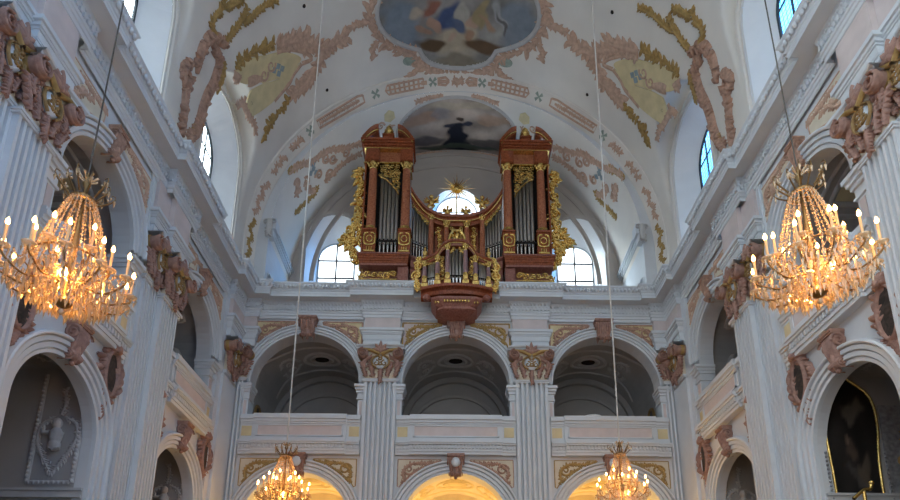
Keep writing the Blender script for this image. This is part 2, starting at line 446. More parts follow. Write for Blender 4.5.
def cell(name, T, uc, half, v0, vs, R, w0, w1, m, rise=None, floor=True):
    mb = MB(T); n = 24
    P = [(uc+half, v0), (uc+half, vs)]+[(uc+R*cos(pi*i/n), vs+(rise or R)*sin(pi*i/n)) for i in range(n+1)]+[(uc-half, vs), (uc-half, v0)]
    mb.grid([[(u, v, w0) for u, v in P], [(u, v, w1) for u, v in P]], smooth=False)
    if floor: mb.add([(uc-half, v0, w0), (uc+half, v0, w0), (uc+half, v0, w1), (uc-half, v0, w1)], [(0, 1, 2, 3)])
    mb.add([(u, v, w1) for u, v in P], [tuple(range(len(P)))])
    return struct(name, mb, m)
for i, c in enumerate(GX):
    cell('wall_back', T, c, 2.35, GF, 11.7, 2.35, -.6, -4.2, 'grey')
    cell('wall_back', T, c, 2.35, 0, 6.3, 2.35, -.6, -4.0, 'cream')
for sd in (-1, 1):
    Ts = TS(sd, XW)
    for k in (0, 1, 2):
        c, h = UP[k]
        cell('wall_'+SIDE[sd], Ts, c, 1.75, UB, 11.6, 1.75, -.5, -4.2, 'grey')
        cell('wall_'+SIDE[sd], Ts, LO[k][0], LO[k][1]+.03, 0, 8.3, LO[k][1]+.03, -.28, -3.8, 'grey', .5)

# ------------------------------------------------------------------ entablature cornice
def offset(pts, d):
    out = []
    for i, p in enumerate(pts):
        ns = []
        for a, b in ((i-1, i), (i, i+1)):
            if 0 <= a and b < len(pts):
                dx, dy = pts[b][0]-pts[a][0], pts[b][1]-pts[a][1]; l = hypot(dx, dy); ns.append((dy/l, -dx/l))
        if len(ns) == 1: n = ns[0]
        else:
            k = 1+ns[0][0]*ns[1][0]+ns[0][1]*ns[1][1]; n = ((ns[0][0]+ns[1][0])/k, (ns[0][1]+ns[1][1])/k)
        out.append((p[0]+n[0]*d, p[1]+n[1]*d))
    return out
PIER = [3.65, 9.34, 15.03]
XR, XB = 8.19, XM
left = [(-XR, -4)]
for c in PIER: left += [(-XR, c-.8), (-XB, c-.8), (-XB, c+.8), (-XR, c+.8)]
left += [(-XR, 19.25), (-XB, 19.25)]
back = [(-XB, PB), (-7.45, PB), (-7.45, WB-.04), (-3.5, WB-.04), (-3.5, PB), (-2.1, PB), (-2.1, WB-.04)]
back += [(-x, y) for x, y in reversed(back)]
right = [(-x, y) for x, y in reversed(left)]
path = left+back+right
prof = [(0, 14.35), (.02, 14.36), (.02, 14.47), (.05, 14.49), (.05, 14.58), (.08, 14.6), (.09, 14.66), (.05, 14.67), (.05, 14.82), (.06, 14.84), (.07, 14.9),
        (.10, 14.98), (.11, 15.07), (.46, 15.07), (.49, 15.02), (.49, 15.12), (.5, 15.13), (.5, 15.2), (.49, 15.22), (.52, 15.25), (.53, 15.3), (.56, 15.38), (.61, 15.46), (.64, 15.5), (.64, 15.54), (0, 15.6)]
offs = [offset(path, d) for d, z in prof]
segs = {'left': (0, len(left)), 'back': (len(left), len(left)+len(back)-1), 'right': (len(left)+len(back)-1, len(path)-1)}
beads = [(.08, 14.94, .055, .13), (.575, 15.38, .085, .135)]
for q, (nm, (a, b)) in enumerate(segs.items()):
    mb = MB()
    mb.grid([[(offs[j][i][0], offs[j][i][1], prof[j][1]) for j in range(len(prof))] for i in range(a, b+1)], smooth=False)
    o = struct('trim_%d' % (7+q), mb, 'white')
    for d, z, r, st in beads:
        op = offset(path, d); mb = MB()
        for i in range(a, b):
            p, s_ = op[i], op[i+1]; l = hypot(s_[0]-p[0], s_[1]-p[1])
            if p[1] < 3 and s_[1] < 3: continue
            k = max(1, int(l/st)); alongy = abs(s_[1]-p[1]) > abs(s_[0]-p[0])
            for j in range(k):
                t = (j+.5)/k; x, y = p[0]+(s_[0]-p[0])*t, p[1]+(s_[1]-p[1])*t
                if y < 3: continue
                mb.ball((x, y, z), (r*.7, r*.75, r*1.15), 6, 4)
        obj('egg_molding', mb, 'white', o)
    mb = MB(); op = offset(path, .07)
    for i in range(a, b):
        p, s_ = op[i], op[i+1]; l = hypot(s_[0]-p[0], s_[1]-p[1])
        if p[1] < 3 and s_[1] < 3: continue
        k = max(1, int(l/.13))
        for j in range(k):
            t = (j+.5)/k; x, y = p[0]+(s_[0]-p[0])*t, p[1]+(s_[1]-p[1])*t
            if y < 3: continue
            mb.T = None; mb.box(x-.035, x+.035, y-.035, y+.035, 14.7, 14.81)
    obj('dentil_molding', mb, 'white', o)

# archivolts
tn = [10]
AP = [(-.012, -.05), (-.012, .05), (.06, .06), (.07, .035), (.09, .035), (.1, .1), (.19, .1), (.2, .06), (.22, .06), (.23, .14), (.32, .14), (.325, .1), (.34, .1), (.35, .19), (.38, .21), (.42, .19), (.44, .06), (.44, 0)]
def archivolt(T, c, R, z, legs, sc=1., label=None):
    mb = MB(T); mb.arch(c, z, R, [(r*sc, w*sc) for r, w in AP], 32, legs=legs)
    o = struct('trim_%d' % tn[0], mb, 'white'); tn[0] += 1
    return o
for c in GX:
    archivolt(T, c, GU, GUZ, 0, .82); archivolt(T, c, GL, GLZ, 2)
for sd in (-1, 1):
    for k in (0, 1, 2):
        archivolt(TS(sd, XW), UP[k][0], UP[k][1], UZ, 0); archivolt(TS(sd, XW), LO[k][0], LO[k][1], LZ, 3)
        c, h = CL[k]; mb = MB(TS(sd, RV)); mb.arch(c, CS, h, [(0, 0), (0, .05), (.1, .05), (.12, .1), (.26, .1), (.28, 0)], 30, legs=3.8)
        struct('trim_%d' % tn[0], mb, 'vault'); tn[0] += 1

# imposts of the upper arches
def impost(T, u0, u1, v, pr=0.):
    mb = MB(T)
    for v0, v1, w in ((-.56, -.5, .08), (-.5, -.3, .04), (-.3, -.2, .1), (-.2, -.1, .16), (-.1, 0, .22)): mb.box(u0-w*.6, u1+w*.6, v+v0, v+v1, -.47, w+pr)
    mb.box(u0, u1, 9, v-.5, -.48, .03)
    o = struct('trim_%d' % tn[0], mb, 'white'); tn[0] += 1
    if u1-u0 > .2:
        mb = MB(T); mb.box(u0+.06, u1-.06, 9.4, v-.62, .03, .045); obj('inset_panel', mb, 'pinkpanel', o)
for c in GX:
    for q in (-1, 1):
        a = c+q*(GU-.014); e = c+q*(GU+.2); impost(T, min(a, e), max(a, e), 11.62)
for sd in (-1, 1):
    for k in (1, 2):
        for q in (-1, 1):
            c, h = UP[k]; a = c+q*(h-.014); e = c+q*(h+.28); impost(TS(sd, XW), min(a, e), max(a, e), 11.5)
            c, h = LO[k]; mb = MB(TS(sd, XW)); a = c+q*(h-.09); e = c+q*(h+.2)
            for v0, v1, w in ((5.2, 5.26, 0), (5.26, 5.36, -.04), (5.36, 5.42, 0)): mb.box(min(a-q*w, e), max(a-q*w, e), v0, v1, -3.7, -.05)
            struct('trim_%d' % tn[0], mb, 'greyl'); tn[0] += 1

# ================================================================== PILASTERS WITH CAPITALS
def fluted(mb, u0, u1, v0, v1, w, n, back=-.3, marg=.07, dep=.17):
    sec = [(u0, back), (u0, w), (u0+marg, w)]
    fw = (u1-u0-2*marg)/n
    for i in range(n):
        a = u0+marg+fw*i
        for k in range(7):
            t = k/6; sec.append((a+fw*(.22+.56*t), w-dep*sin(pi*t)**.5 if 0 < k < 6 else w))
    sec += [(u1-marg, w), (u1, w), (u1, back)]
    mb.grid([[(u, v0, q) for u, q in sec], [(u, v1, q) for u, q in sec]], smooth=False)

def capital(T, uc, v0, v1, W, root, w=0., full=True):
    h = v1-v0; mb = MB(T)
    b0, b1 = W*.46, W*.56
    rows = []
    for t, bw, d in ((0, b0, .05), (.25, b0*1.02, .06), (.5, b0*1.05, .09), (.75, b1, .16), (.86, b1*1.03, .2)):
        rows.append([(uc-bw, v0+h*t, w-.25), (uc-bw, v0+h*t, w+d*.6), (uc, v0+h*t, w+d), (uc+bw, v0+h*t, w+d*.6), (uc+bw, v0+h*t, w-.25)])
    mb.grid(rows, smooth=False)
    c = obj('capital', mb, 'cream', root)
    mb = MB(T)                                               # acanthus
    for k in range(5):
        t = (k-2)/2; u = uc+t*b0*.9; ang = pi/2-t*.35
        pth = [(u+cos(ang)*h*.5*s_, v0+.04*h+sin(ang)*h*.5*s_) for s_ in (0, .33, .66, 1)]
        mb.acanthus(pth, W*.06, .12, h*.11, h*.12, w+.05)
    for q in (-1, 1):
        mb.acanthus(smooth_path([(uc+q*b0*.95, v0+.3*h), (uc+q*b0*1.1, v0+.48*h), (uc+q*b0*.9, v0+.62*h), (uc+q*b0*.6, v0+.66*h)], 3), W*.06, .09, h*.12, h*.13, w+.09)
        mb.acanthus(smooth_path([(uc+q*b0*.35, v0+.25*h), (uc+q*b0*.65, v0+.3*h), (uc+q*b0*.72, v0+.48*h)], 3), W*.05, .08, h*.1, h*.1, w+.09)
    obj('acanthus', mb, 'pink', c)
    for q in (-1, 1):                                         # volutes
        mb = MB(T); cu, cv, r = uc+q*W*.52, v0+h*.72, h*.155
        mb.lathe([(r*.2, -.2), (r*.98, -.2), (r, -.05), (r*.85, .0), (r, .1), (r*.95, .15), (.001, .15)], (cu, cv, w+.12), 16, 'w')
        mb.spiral(cu, cv, r, 2.1, pi/2, -q, r*.17, .09, w+.26)
        v = obj('volute', mb, 'pink', c)
        mb = MB(T); mb.rel(smooth_path([(cu-q*.0, cv+r*.85), (uc+q*W*.3, cv+r*.72), (uc+q*W*.12, cv+r*.2), (uc+q*.02, cv-r*.1)], 4), r*.3, .08, w+.2)
        mb.lathe([(r*1.02, -.14), (r*1.02, -.02)], (cu, cv, w+.12), 14, 'w')
        obj('scroll_band', mb, 'dullgold', c)
    mb = MB(T); mb.ball((uc, v0+h*.47, w+.13), (W*.22, h*.2, .09), 12, 8); obj('shield', mb, 'white', c)
    mb = MB(T)
    for q in (-1, 1):
        mb.spiral(uc+q*W*.12, v0+h*.43, W*.1, 1.2, pi/2, q, W*.025, .05, w+.19, 14)
        mb.rel(smooth_path([(uc+q*W*.05, v0+h*.7), (uc+q*W*.24, v0+h*.6), (uc+q*W*.25, v0+h*.42), (uc+q*W*.1, v0+h*.28)], 4), W*.03, .06, w+.16)
    mb.frill([(uc, v0+h*.32), (uc, v0+h*.62)], h*.08, h*.1, h*.03, .05, w+.2)
    obj('gilt_ornament', mb, 'brown', c)
    mb = MB(T)                                               # crest + pendant leaf
    for k in range(-2, 3):
        a = pi/2-k*.5; mb.leaf(uc, v0+h*.78, a, h*(.36-.05*abs(k)), h*.07, .12, w+.2, curl=-k*.25)
    mb.ball((uc, v0+h*.8, w+.24), (h*.07, h*.07, .08), 8, 5)
    obj('crest', mb, 'pink', c)
    mb = MB(T); mb.acanthus([(uc, v0+h*.24), (uc, v0+h*.06), (uc+.01, v0-h*.14)], W*.07, .1, h*.08, h*.1, w+.1); obj('pendant_leaf', mb, 'pink', c)
    mb = MB(T)                                               # abacus
    n = 16; 
    def top(t, dv, dw): return [(uc+W*.72*s_, v1-h*.02+dv+h*.0*abs(s_)-h*.09*(abs(s_)**2.2), w+dw+.14*abs(s_)**2) for s_ in [(-1+2*i/n) for i in range(n+1)]]
    mb.grid([[(u, v, w-.25) for u, v, q in top(0, -h*.06, 0)], top(0, -h*.06, .16), top(0, -h*.02, .18), top(0, 0, .24), top(0, h*.035, .26), [(u, v, w-.25) for u, v, q in top(0, h*.035, 0)]], smooth=False)
    obj('abacus', mb, 'white', c)
    mb = MB(T); mb.box(uc-W*.55, uc+W*.55, v0-.05, v0+.01, w-.25, w+.06); mb.box(uc-W*.53, uc+W*.53, v0-.1, v0-.05, w-.25, w+.035); obj('astragal', mb, 'white', c)
    return c

def block(T, u0, u1, va, vf, vt, w, root):
    mb = MB(T); hh = vf-va
    for t0, t1, d in ((0, .3, .02), (.3, .36, .05), (.36, .62, .06), (.62, .7, .09), (.7, .84, .12), (.84, 1, .17)): mb.box(u0-d, u1+d, va+hh*t0, va+hh*t1, -.4, w+d)
    mb.box(u0-.02, u1+.02, va-.09, va, -.4, w+.02)
    obj('architrave', mb, 'white', root)
    mb = MB(T); mb.box(u0, u1, vf, vt, -.4, w); obj('frieze', mb, 'pinkpanel', root)

T = TB(PB)
for q, nm in ((-1, 'left'), (1, 'right')):
    c = q*2.78; r = thing('pilaster', 'white fluted pilaster on the %s side of the middle gallery arch' % nm, 'pilaster', (c, PB, 0), 'gallery pilasters')
    mb = MB(T); fluted(mb, c-.59, c+.59, .5, 11.7, 0, 6, dep=.13); obj('shaft', mb, 'white', r)
    mb = MB(T); mb.box(c-.75, c+.75, 0, .4, -.3, .14); mb.box(c-.68, c+.68, .4, .55, -.3, .08); obj('base', mb, 'white', r)
    capital(T, c, 11.8, 13.1, 1.22, r); block(T, c-.66, c+.66, 13.2, 13.85, 14.4, .0, r)
for sd in (-1, 1):
    # corner
    nm = SIDE[sd]
    r = thing('corner_pilaster', 'white fluted half pilaster filling the %s inner corner of the organ gallery' % nm, 'pilaster', (sd*7.9, PB, 0), 'gallery pilasters')
    Tc = lambda u, v, w, s_=sd: (s_*u, PB-w, v)
    mb = MB(Tc); fluted(mb, 7.76, XH+.12, .3, 11.7, 0, 3, marg=.03, dep=.13); obj('shaft', mb, 'white', r)
    mb = MB(TS(sd, XH)); mb.box(18.95, PB, 0, 14.4, -.2, 0); mb.box(19.25, PB, 0, 11.4, 0, .1); obj('pier', mb, 'white', r)
    c = capital(Tc, 8.0, 11.8, 13.1, .66, r); c2 = capital(TS(sd, XM+.06), 19.85, 11.6, 12.9, .9, r)
    block(Tc, 7.5, XH, 13.2, 13.85, 14.4, 0, r); block(TS(sd, XM), 19.3, PB, 13.0, 13.7, 14.4, 0, r)
    # piers of the nave wall
    for k, c in enumerate(PIER):
        if k == 0: far = None
        lab = {0: 'outside the view', 1: 'behind the big chandelier', 2: 'next before the gallery corner'}[k]
        r = thing('pilaster', 'tall white fluted double pilaster on %s nave wall, %s' % (nm, lab), 'pilaster', (sd*XM, c, 0), 'nave wall pilasters')
        Tm, Th, Tw = TS(sd, XM), TS(sd, XH), TS(sd, XW-.05)
        mb = MB(Tm); fluted(mb, c-.46, c+.46, .4, 11.25, 0, 6, back=-.25, marg=.04, dep=.15); obj('shaft', mb, 'white', r)
        mb = MB(Th); fluted(mb, c-1.18, c-.46, .4, 11.35, 0, 5, back=-.15, marg=.03, dep=.115); obj('half_shaft', mb, 'white', r)
        mb = MB(Th); mb.box(c+.46, c+.62, 0, 11.35, -.15, 0); mb.box(c-1.38, c-1.3, 0, 14.4, -.15, -.06); mb.box(c-1.46, c+.62, 0, 14.4, -.15, -.09); obj('pier', mb, 'white', r)
        mb = MB(Tm); mb.box(c-1.3, c+.6, 0, .4, -.2, .1); obj('base', mb, 'white', r)
        capital(Tm, c+.0, 11.33, 12.62, .95, r); capital(Th, c-.84, 11.43, 12.72, .78, r)
        block(Tm, c-.5, c+.5, 12.7, 13.35, 14.42, 0, r); block(Th, c-1.2, c-.5, 12.8, 13.4, 14.42, 0, r)

# ================================================================== KEYSTONES
def keystone(T, c, vt, vb, wt, wb, label, group, shield=False, proj=.34, m='pink'):
    o = T(c, vb, 0); r = thing('keystone', label, 'keystone', o, group)
    h = vt-vb; rows = []; n = 15
    for i in range(n+1):
        t = i/n; v = vt-h*t; hw = (wt+(wb-wt)*t)/2
        pj = proj*(.62+.38*sin(pi*(t*1.0+.25))) if t < .75 else proj*(.62+.38*sin(pi*1.0))*(1+.5*sin((t-.75)*4*pi))
        pj = max(pj, .14); row = [(c-hw, v, -.12)]
        for k in range(13):
            s_ = -1+2*k/12; row.append((c+hw*s_, v, pj-.035*(.5+.5*cos(s_*3*2*pi/1.0*.5*2))))
        row.append((c+hw, v, -.12)); rows.append(row)
    mb = MB(T); mb.grid(rows, smooth=False); obj('console', mb, m, r)
    mb = MB(T); mb.box(c-wt*.56, c+wt*.56, vt-.02, vt+.04, -.1, proj+.03); mb.box(c-wt*.53, c+wt*.53, vt-.06, vt-.02, -.1, proj+.01); obj('cap', mb, m, r)
    for q in (-1, 1):
        def TT(u, v, w, q=q): return T(c+q*(wt*.47+w), v, u)
        mb = MB(TT); mb.spiral(proj*.52, vt-h*.27, min(h*.22, .2), 1.8, 0, 1, .035, .05, 0, 20); obj('scroll', mb, m, r); mb = MB(TT); mb.spiral(proj*.4, vb+h*.16, h*.11, 1.5, 0, -1, .022, .04, -.05, 14)
        obj('foot_scroll', mb, m, r)
    mb = MB(T); mb.leaf(c, vt-h*.5, -pi/2, h*.55, wb*.32, .1, proj*.55)
    mb.ball((c, vb-.02, proj*.4), (.06, .07, .06), 8, 5); obj('leaf', mb, m, r)
    if shield:
        mb = MB(T); mb.ball((c, vt-h*.35, proj*.9), (wt*.3, h*.24, .08), 10, 7); obj('shield', mb, 'white', r)
    return r
TBW = TB(WB)
names = ['left', 'middle', 'right']
for i, c in enumerate(GX):
    lab = ['rose grooved keystone over the left upper gallery arch', 'rose grooved keystone under the organ corbel, over the middle upper arch', 'rose grooved keystone over the right upper gallery arch'][i]
    keystone(TBW, c, 14.3, 13.52, .62, .40, lab, 'upper gallery keystones')
    lab = ['rose keystone over the left lower arch, behind the far left chandelier', 'rose keystone with a white shield over the middle lower arch', 'rose keystone over the right lower arch, behind the far right chandelier'][i]
    keystone(TBW, c, 8.86, 8.08, .55, .36, lab, 'lower gallery keystones', True)
for sd in (-1, 1):
    for k in (1, 2):
        w_ = 'near' if k == 1 else 'far'
        keystone(TS(sd, XW), UP[k][0], 13.86, 13.1, .38, .24, 'rose scroll keystone on top of the %s upper arch of the %s nave wall' % (w_, SIDE[sd]), 'nave upper keystones', proj=.26, m='rosepier')
        keystone(TS(sd, XW), LO[k][0], 8.6, 7.78, .42, .28, 'rose scroll keystone with leaf on the %s lower arch of the %s nave wall' % (w_, SIDE[sd]), 'nave lower keystones', proj=.3)

# ================================================================== PARAPETS
def parapet(T, c, hw, vb, label, group, wo=.0, ihw=None):
    r = thing('parapet', label, 'parapet', T(c, vb, 0), group); ihw = ihw or hw*.78
    def lay(mb, v0, v1, w):
        mb.box(c-hw, c+hw, vb+v0, vb+v1, -.25, wo+w); mb.box(c-ihw, c+ihw, vb+v0-.006, vb+v1+.006, wo+.01, wo+w+.09)
    mb = MB(T)
    for a in ((0, .1, .1), (.1, .16, .14), (.34, .4, .22), (.4, .47, .26)): lay(mb, *a)
    lay(mb, .16, .34, .12); obj('cornice', mb, 'white', r)
    mb = MB(T); k = int(2*hw/.12)
    for i in range(k):
        u = c-hw+2*hw*(i+.5)/k; w = wo+(.21 if abs(u-c) < ihw else .12); mb.box(u-.035, u+.035, vb+.2, vb+.33, w, w+.06)
    obj('dentil_band', mb, 'white', r)
    mb = MB(T); lay(mb, .47, .62, .08); lay(mb, .62, 1.15, .03); obj('body', mb, 'white', r)
    mb = MB(T)
    for a in ((1.15, 1.22, .06), (1.22, 1.32, .1), (1.32, 1.42, .16), (1.42, 1.5, .13)): lay(mb, *a)
    obj('coping', mb, 'white', r)
    mb = MB(T); w = wo+.12; a, b = c-ihw+.12, c+ihw-.12
    for (u0, u1, v0, v1) in ((a, b, .66, .71), (a, b, 1.07, 1.12), (a, a+.05, .66, 1.12), (b-.05, b, .66, 1.12)): mb.box(u0, u1, vb+v0, vb+v1, w-.01, w+.035)
    obj('panel_frame', mb, 'white', r)
    mb = MB(T); mb.box(a+.05, b-.05, vb+.71, vb+1.07, w-.01, w+.008); tag(obj('panel', mb, 'pinkpanel', r), 'pale pink panel')
    if hw-ihw > .2:
        for q in (-1, 1):
            u0, u1 = sorted((c+q*(ihw+.08), c+q*(hw-.05))); mb = MB(T); mb.box(u0, u1, vb+.7, vb+1.08, wo+.02, wo+.04); tag(obj('side_panel', mb, 'yellow', r), 'ochre side panel')
    return r
for i, c in enumerate(GX):
    parapet(TBW, c, 2.15, 8.9, 'white stone parapet with a pink panel closing the %s upper gallery arch' % names[i], 'gallery parapets', .05, 1.66)
for sd in (-1, 1):
    for k in (1, 2):
        parapet(TS(sd, XW), UP[k][0], 1.72, 8.8, 'white stone parapet with panels in the %s upper arch of the %s nave wall' % (('near', 'far')[k-1], SIDE[sd]), 'nave parapets', .03, 1.28)
mb = MB(); mb.tube([(-1.75, 20.75, 10.56), (1.75, 20.75, 10.56)], .02, 6)
for x in (-1.75, -.6, .6, 1.75): mb.tube([(x, 20.75, 10.36), (x, 20.75, 10.56)], .015, 5)
tag(obj('handrail', mb, 'iron'), 'thin dark handrail on top of the middle gallery parapet', 'handrail')
mb = MB(); x, z = at(592, 419, 20.75); mb.lathe([(.42, 10.36), (.42, 10.42), (.36, 10.5), (.2, 10.55), (.001, 10.56)], (x, 0, 20.75), 20)
mb.v = [(p[0], p[2], p[1]) for p in mb.v]
tag(obj('bowl', mb, 'linen'), 'round white domed object lying on the right gallery parapet', 'bowl')

# ================================================================== SPANDREL FIELDS
def spandrel(T, c, q, R, vc, vtop, half, label, group, mf, mbord, lower=False, bw=.05):
    # field between archivolt and the next pilaster
    Ro = R+.52
    r = thing('spandrel_ornament', label, 'stucco ornament', T(c+q*half*.8, vtop-.6, 0), group)
    pts = []; a0 = asin(min(1, (vtop-.9-vc)/Ro)) if (vtop-.95-vc) < Ro else .9
    ut = Ro*.22
    bound = []
    for i in range(13):
        u = half-(half-ut)*i/12; 
        v = vc+sqrt(max(0, Ro*Ro-u*u)) if u < Ro else vc+.3
        bound.append((u, min(max(v, vtop-1.05), vtop-.1)))
    poly = [(half, vtop-.05)]+[(half-(half-ut)*i/6, vtop-.05) for i in range(1, 7)]+[(u, v) for u, v in reversed(bound)]
    pq = [(c+q*u, v) for u, v in poly]
    mb = MB(T); mb.prism(pq, -.02, .018); obj('field', mb, mf, r)
    mb = MB(T); P = smooth_path(pq+[pq[0]], 2); mb.rel(P, bw, bw, .01); obj('border', mb, mbord, r)
    mb = MB(T); cu, cv = c+q*(half-.38), vtop-.42
    mb.spiral(cu, cv, .22, 1.5, 0, q, .05, .05, .02, 18); obj('scroll', mb, mbord, r); mb = MB(T)
    mb.acanthus(smooth_path([(cu+q*.28, cv-.5), (cu-q*.1, cv-.3), (cu-q*.3, cv-.05), (cu-q*.6, cv+.05)], 4), .04, .05, .13, .14, .02); obj('leaf_spray', mb, mbord, r); mb = MB(T)
    mb.acanthus(smooth_path([(cu+q*.1, cv-.45), (cu+q*.2, cv-.1), (cu-q*.1, cv+.2), (cu-q*.6, cv+.22), (cu-q*1.1, cv+.27)], 4), .05, .05, .13, .15, .02)
    obj('scrollwork', mb, mbord, r)
for i, c in enumerate(GX):
    for q in (-1, 1):
        mid = i == 1; hw = {0: 2.0, 1: 2.05, 2: 2.0}[i]
        sidew = 'left' if q < 0 else 'right'
        spandrel(TBW, c, q, GU, GUZ, 14.3, 2.02, '%s above the %s shoulder of the %s upper gallery arch' % ('faded gold leafy scroll' if mid else 'ochre field edged in rose scrolls', sidew, names[i]), 'upper spandrel ornaments',
                 'pinkpanel' if mid else 'yellow', 'dullgold' if mid else 'rosepier', bw=.035)
        spandrel(TBW, c, q, GL, GLZ, 8.82, 2.05, '%s above the %s shoulder of the %s lower arch' % ('rose and gold leafy scroll' if mid else 'dull gold leafy scroll', sidew, names[i]), 'lower spandrel ornaments',
                 'cream', 'rosepier' if mid else 'dullgold', bw=.02)
for sd in (-1, 1):
    for k in (1, 2):
        for q in (-1, 1):
            spandrel(TS(sd, XW), UP[k][0], q, UP[k][1], UZ, 14.2, 1.85 if k == 1 or q > 0 else 1.55, 'pale rose stucco foliage, %s shoulder of %s upper arch, %s nave wall' % ('near' if q < 0 else 'far', ('near', 'far')[k-1], SIDE[sd]),
                     'nave spandrel ornaments', 'cream', 'rose', bw=.025)

# ================================================================== OVAL MEDALLIONS
def medallion(T, u, v, a, b, label):
    r = thing('medallion', label, 'medallion', T(u, v-b, 0), 'oval medallions')
    n = 28; P = [(u+a*cos(2*pi*i/n), v+b*sin(2*pi*i/n)) for i in range(n)]
    mb = MB(T); mb.prism(P, -.1, .1); tag(obj('painting', mb, 'oil', r), 'dark oval painting')
    mb = MB(T); Pc = P+[P[0], P[1]]; mb.rel([(u+(x-u)*1.12, v+(y-v)*1.07) for x, y in Pc], a*.2, .2, -.02, [1]*len(Pc)); obj('frame', mb, 'pink', r)
    mb = MB(T); P2 = [(u+(x-u)*1.38, v+(y-v)*1.18) for x, y in Pc]; mb.frill(P2, .17, .2, .06, .14, 0, (-1, 1), .9, .6)
    q_ = 1 if u > round((u-.5)/5.4)*0+LO[1][0] and (u < 14 or u > LO[2][0]) else -1
    for j in range(3): mb.leaf(u+q_*a*1.1, v-b*(.2+.3*j), pi/2-q_*(.5+.15*j), .55-.08*j, .075, .2, .02, curl=q_*.5)
    obj('acanthus_border', mb, 'pink', r)
    mb = MB(T)
    for k in range(-3, 4): mb.leaf(u, v+b*1.12, pi/2-k*.45, .3-.03*abs(k), .07, .2, .05, curl=-k*.2)
    mb.ball((u, v+b*1.2, .2), .09, 8, 5); obj('shell_crest', mb, 'pink', r)
    mb = MB(T); mb.acanthus(smooth_path([(u+.08, v-b*1.1), (u-.02, v-b*1.45), (u+.03, v-b*1.95)], 4), .1, .14, .12, .22, 0); obj('leaf_tail', mb, 'pink', r)
for sd in (-1, 1):
    for k in (1, 2):
        c, R = LO[k][0], LO[k][1]
        for q in (-1, 1):
            if k == 1: u = c+q*(1.62 if q < 0 else 1.4)
            else: u = c+q*1.68
            medallion(TS(sd, XW-.02), u, 8.22 if q > 0 else 8.15, .23, .52, 'dark oval picture in rose stucco frame, %s side of %s lower arch, %s wall' % ('near' if q < 0 else 'far', ('near', 'far')[k-1], SIDE[sd]))

# ================================================================== VAULT FRESCO AND STUCCO
def fresco(name, T, outline, fn, parent, res=(70, 50)):
    us = [p[0] for p in outline]; vs = [p[1] for p in outline]; u0, u1, v0, v1 = min(us), max(us), min(vs), max(vs)
    def inside(x, y):
        c = False; n = len(outline)
        for i in range(n):
            (a, b), (d, e) = outline[i], outline[i-1]
            if (b > y) != (e > y) and x < (d-a)*(y-b)/(e-b)+a: c = not c
        return c
    mb = MB(T); nu, nv = res; vid = {}; V = []; cols = []; F = []
    def gv(i, j):
        if (i, j) not in vid:
            u, v = u0+(u1-u0)*i/nu, v0+(v1-v0)*j/nv; vid[i, j] = len(V); V.append((u, v, .015)); cols.append(fn((u-u0)/(u1-u0)*2-1, (v-v0)/(v1-v0)*2-1))
        return vid[i, j]
    for i in range(nu):
        for j in range(nv):
            if inside(u0+(u1-u0)*(i+.5)/nu, v0+(v1-v0)*(j+.5)/nv): F.append((gv(i, j), gv(i+1, j), gv(i+1, j+1), gv(i, j+1)))
    mb.add(V, F, True); mb.col = cols
    return obj(name, mb, 'fresco', parent)
def blobs(base, bl, seed):
    rr = random.Random(seed); ph = [(rr.uniform(2, 9), rr.uniform(2, 9), rr.uniform(0, 6)) for _ in range(7)]
    def fn(x, y):
        nz = sum(sin(a*x+p)*sin(b*y-p*1.7) for a, b, p in ph)/7
        c = [b*(1+.9*nz) for b in base]
        x, y = x+.035*sin(11*y+3*x)+.02*sin(23*x+17*y), y+.04*sin(9*x+2*y)+.02*sin(19*x-21*y)
        for bx, by, rx, ry, rot, col, st in bl:
            dx, dy = x-bx, y-by; ex = (dx*cos(rot)+dy*sin(rot))/rx; ey = (-dx*sin(rot)+dy*cos(rot))/ry
            wgt = st*max(0, min(1, 2.6*(1.15-hypot(ex, ey)-.5*nz)))
            c = [p*(1-wgt)+q*wgt for p, q in zip(c, col)]
        return [max(0, v) for v in c]
    return fn
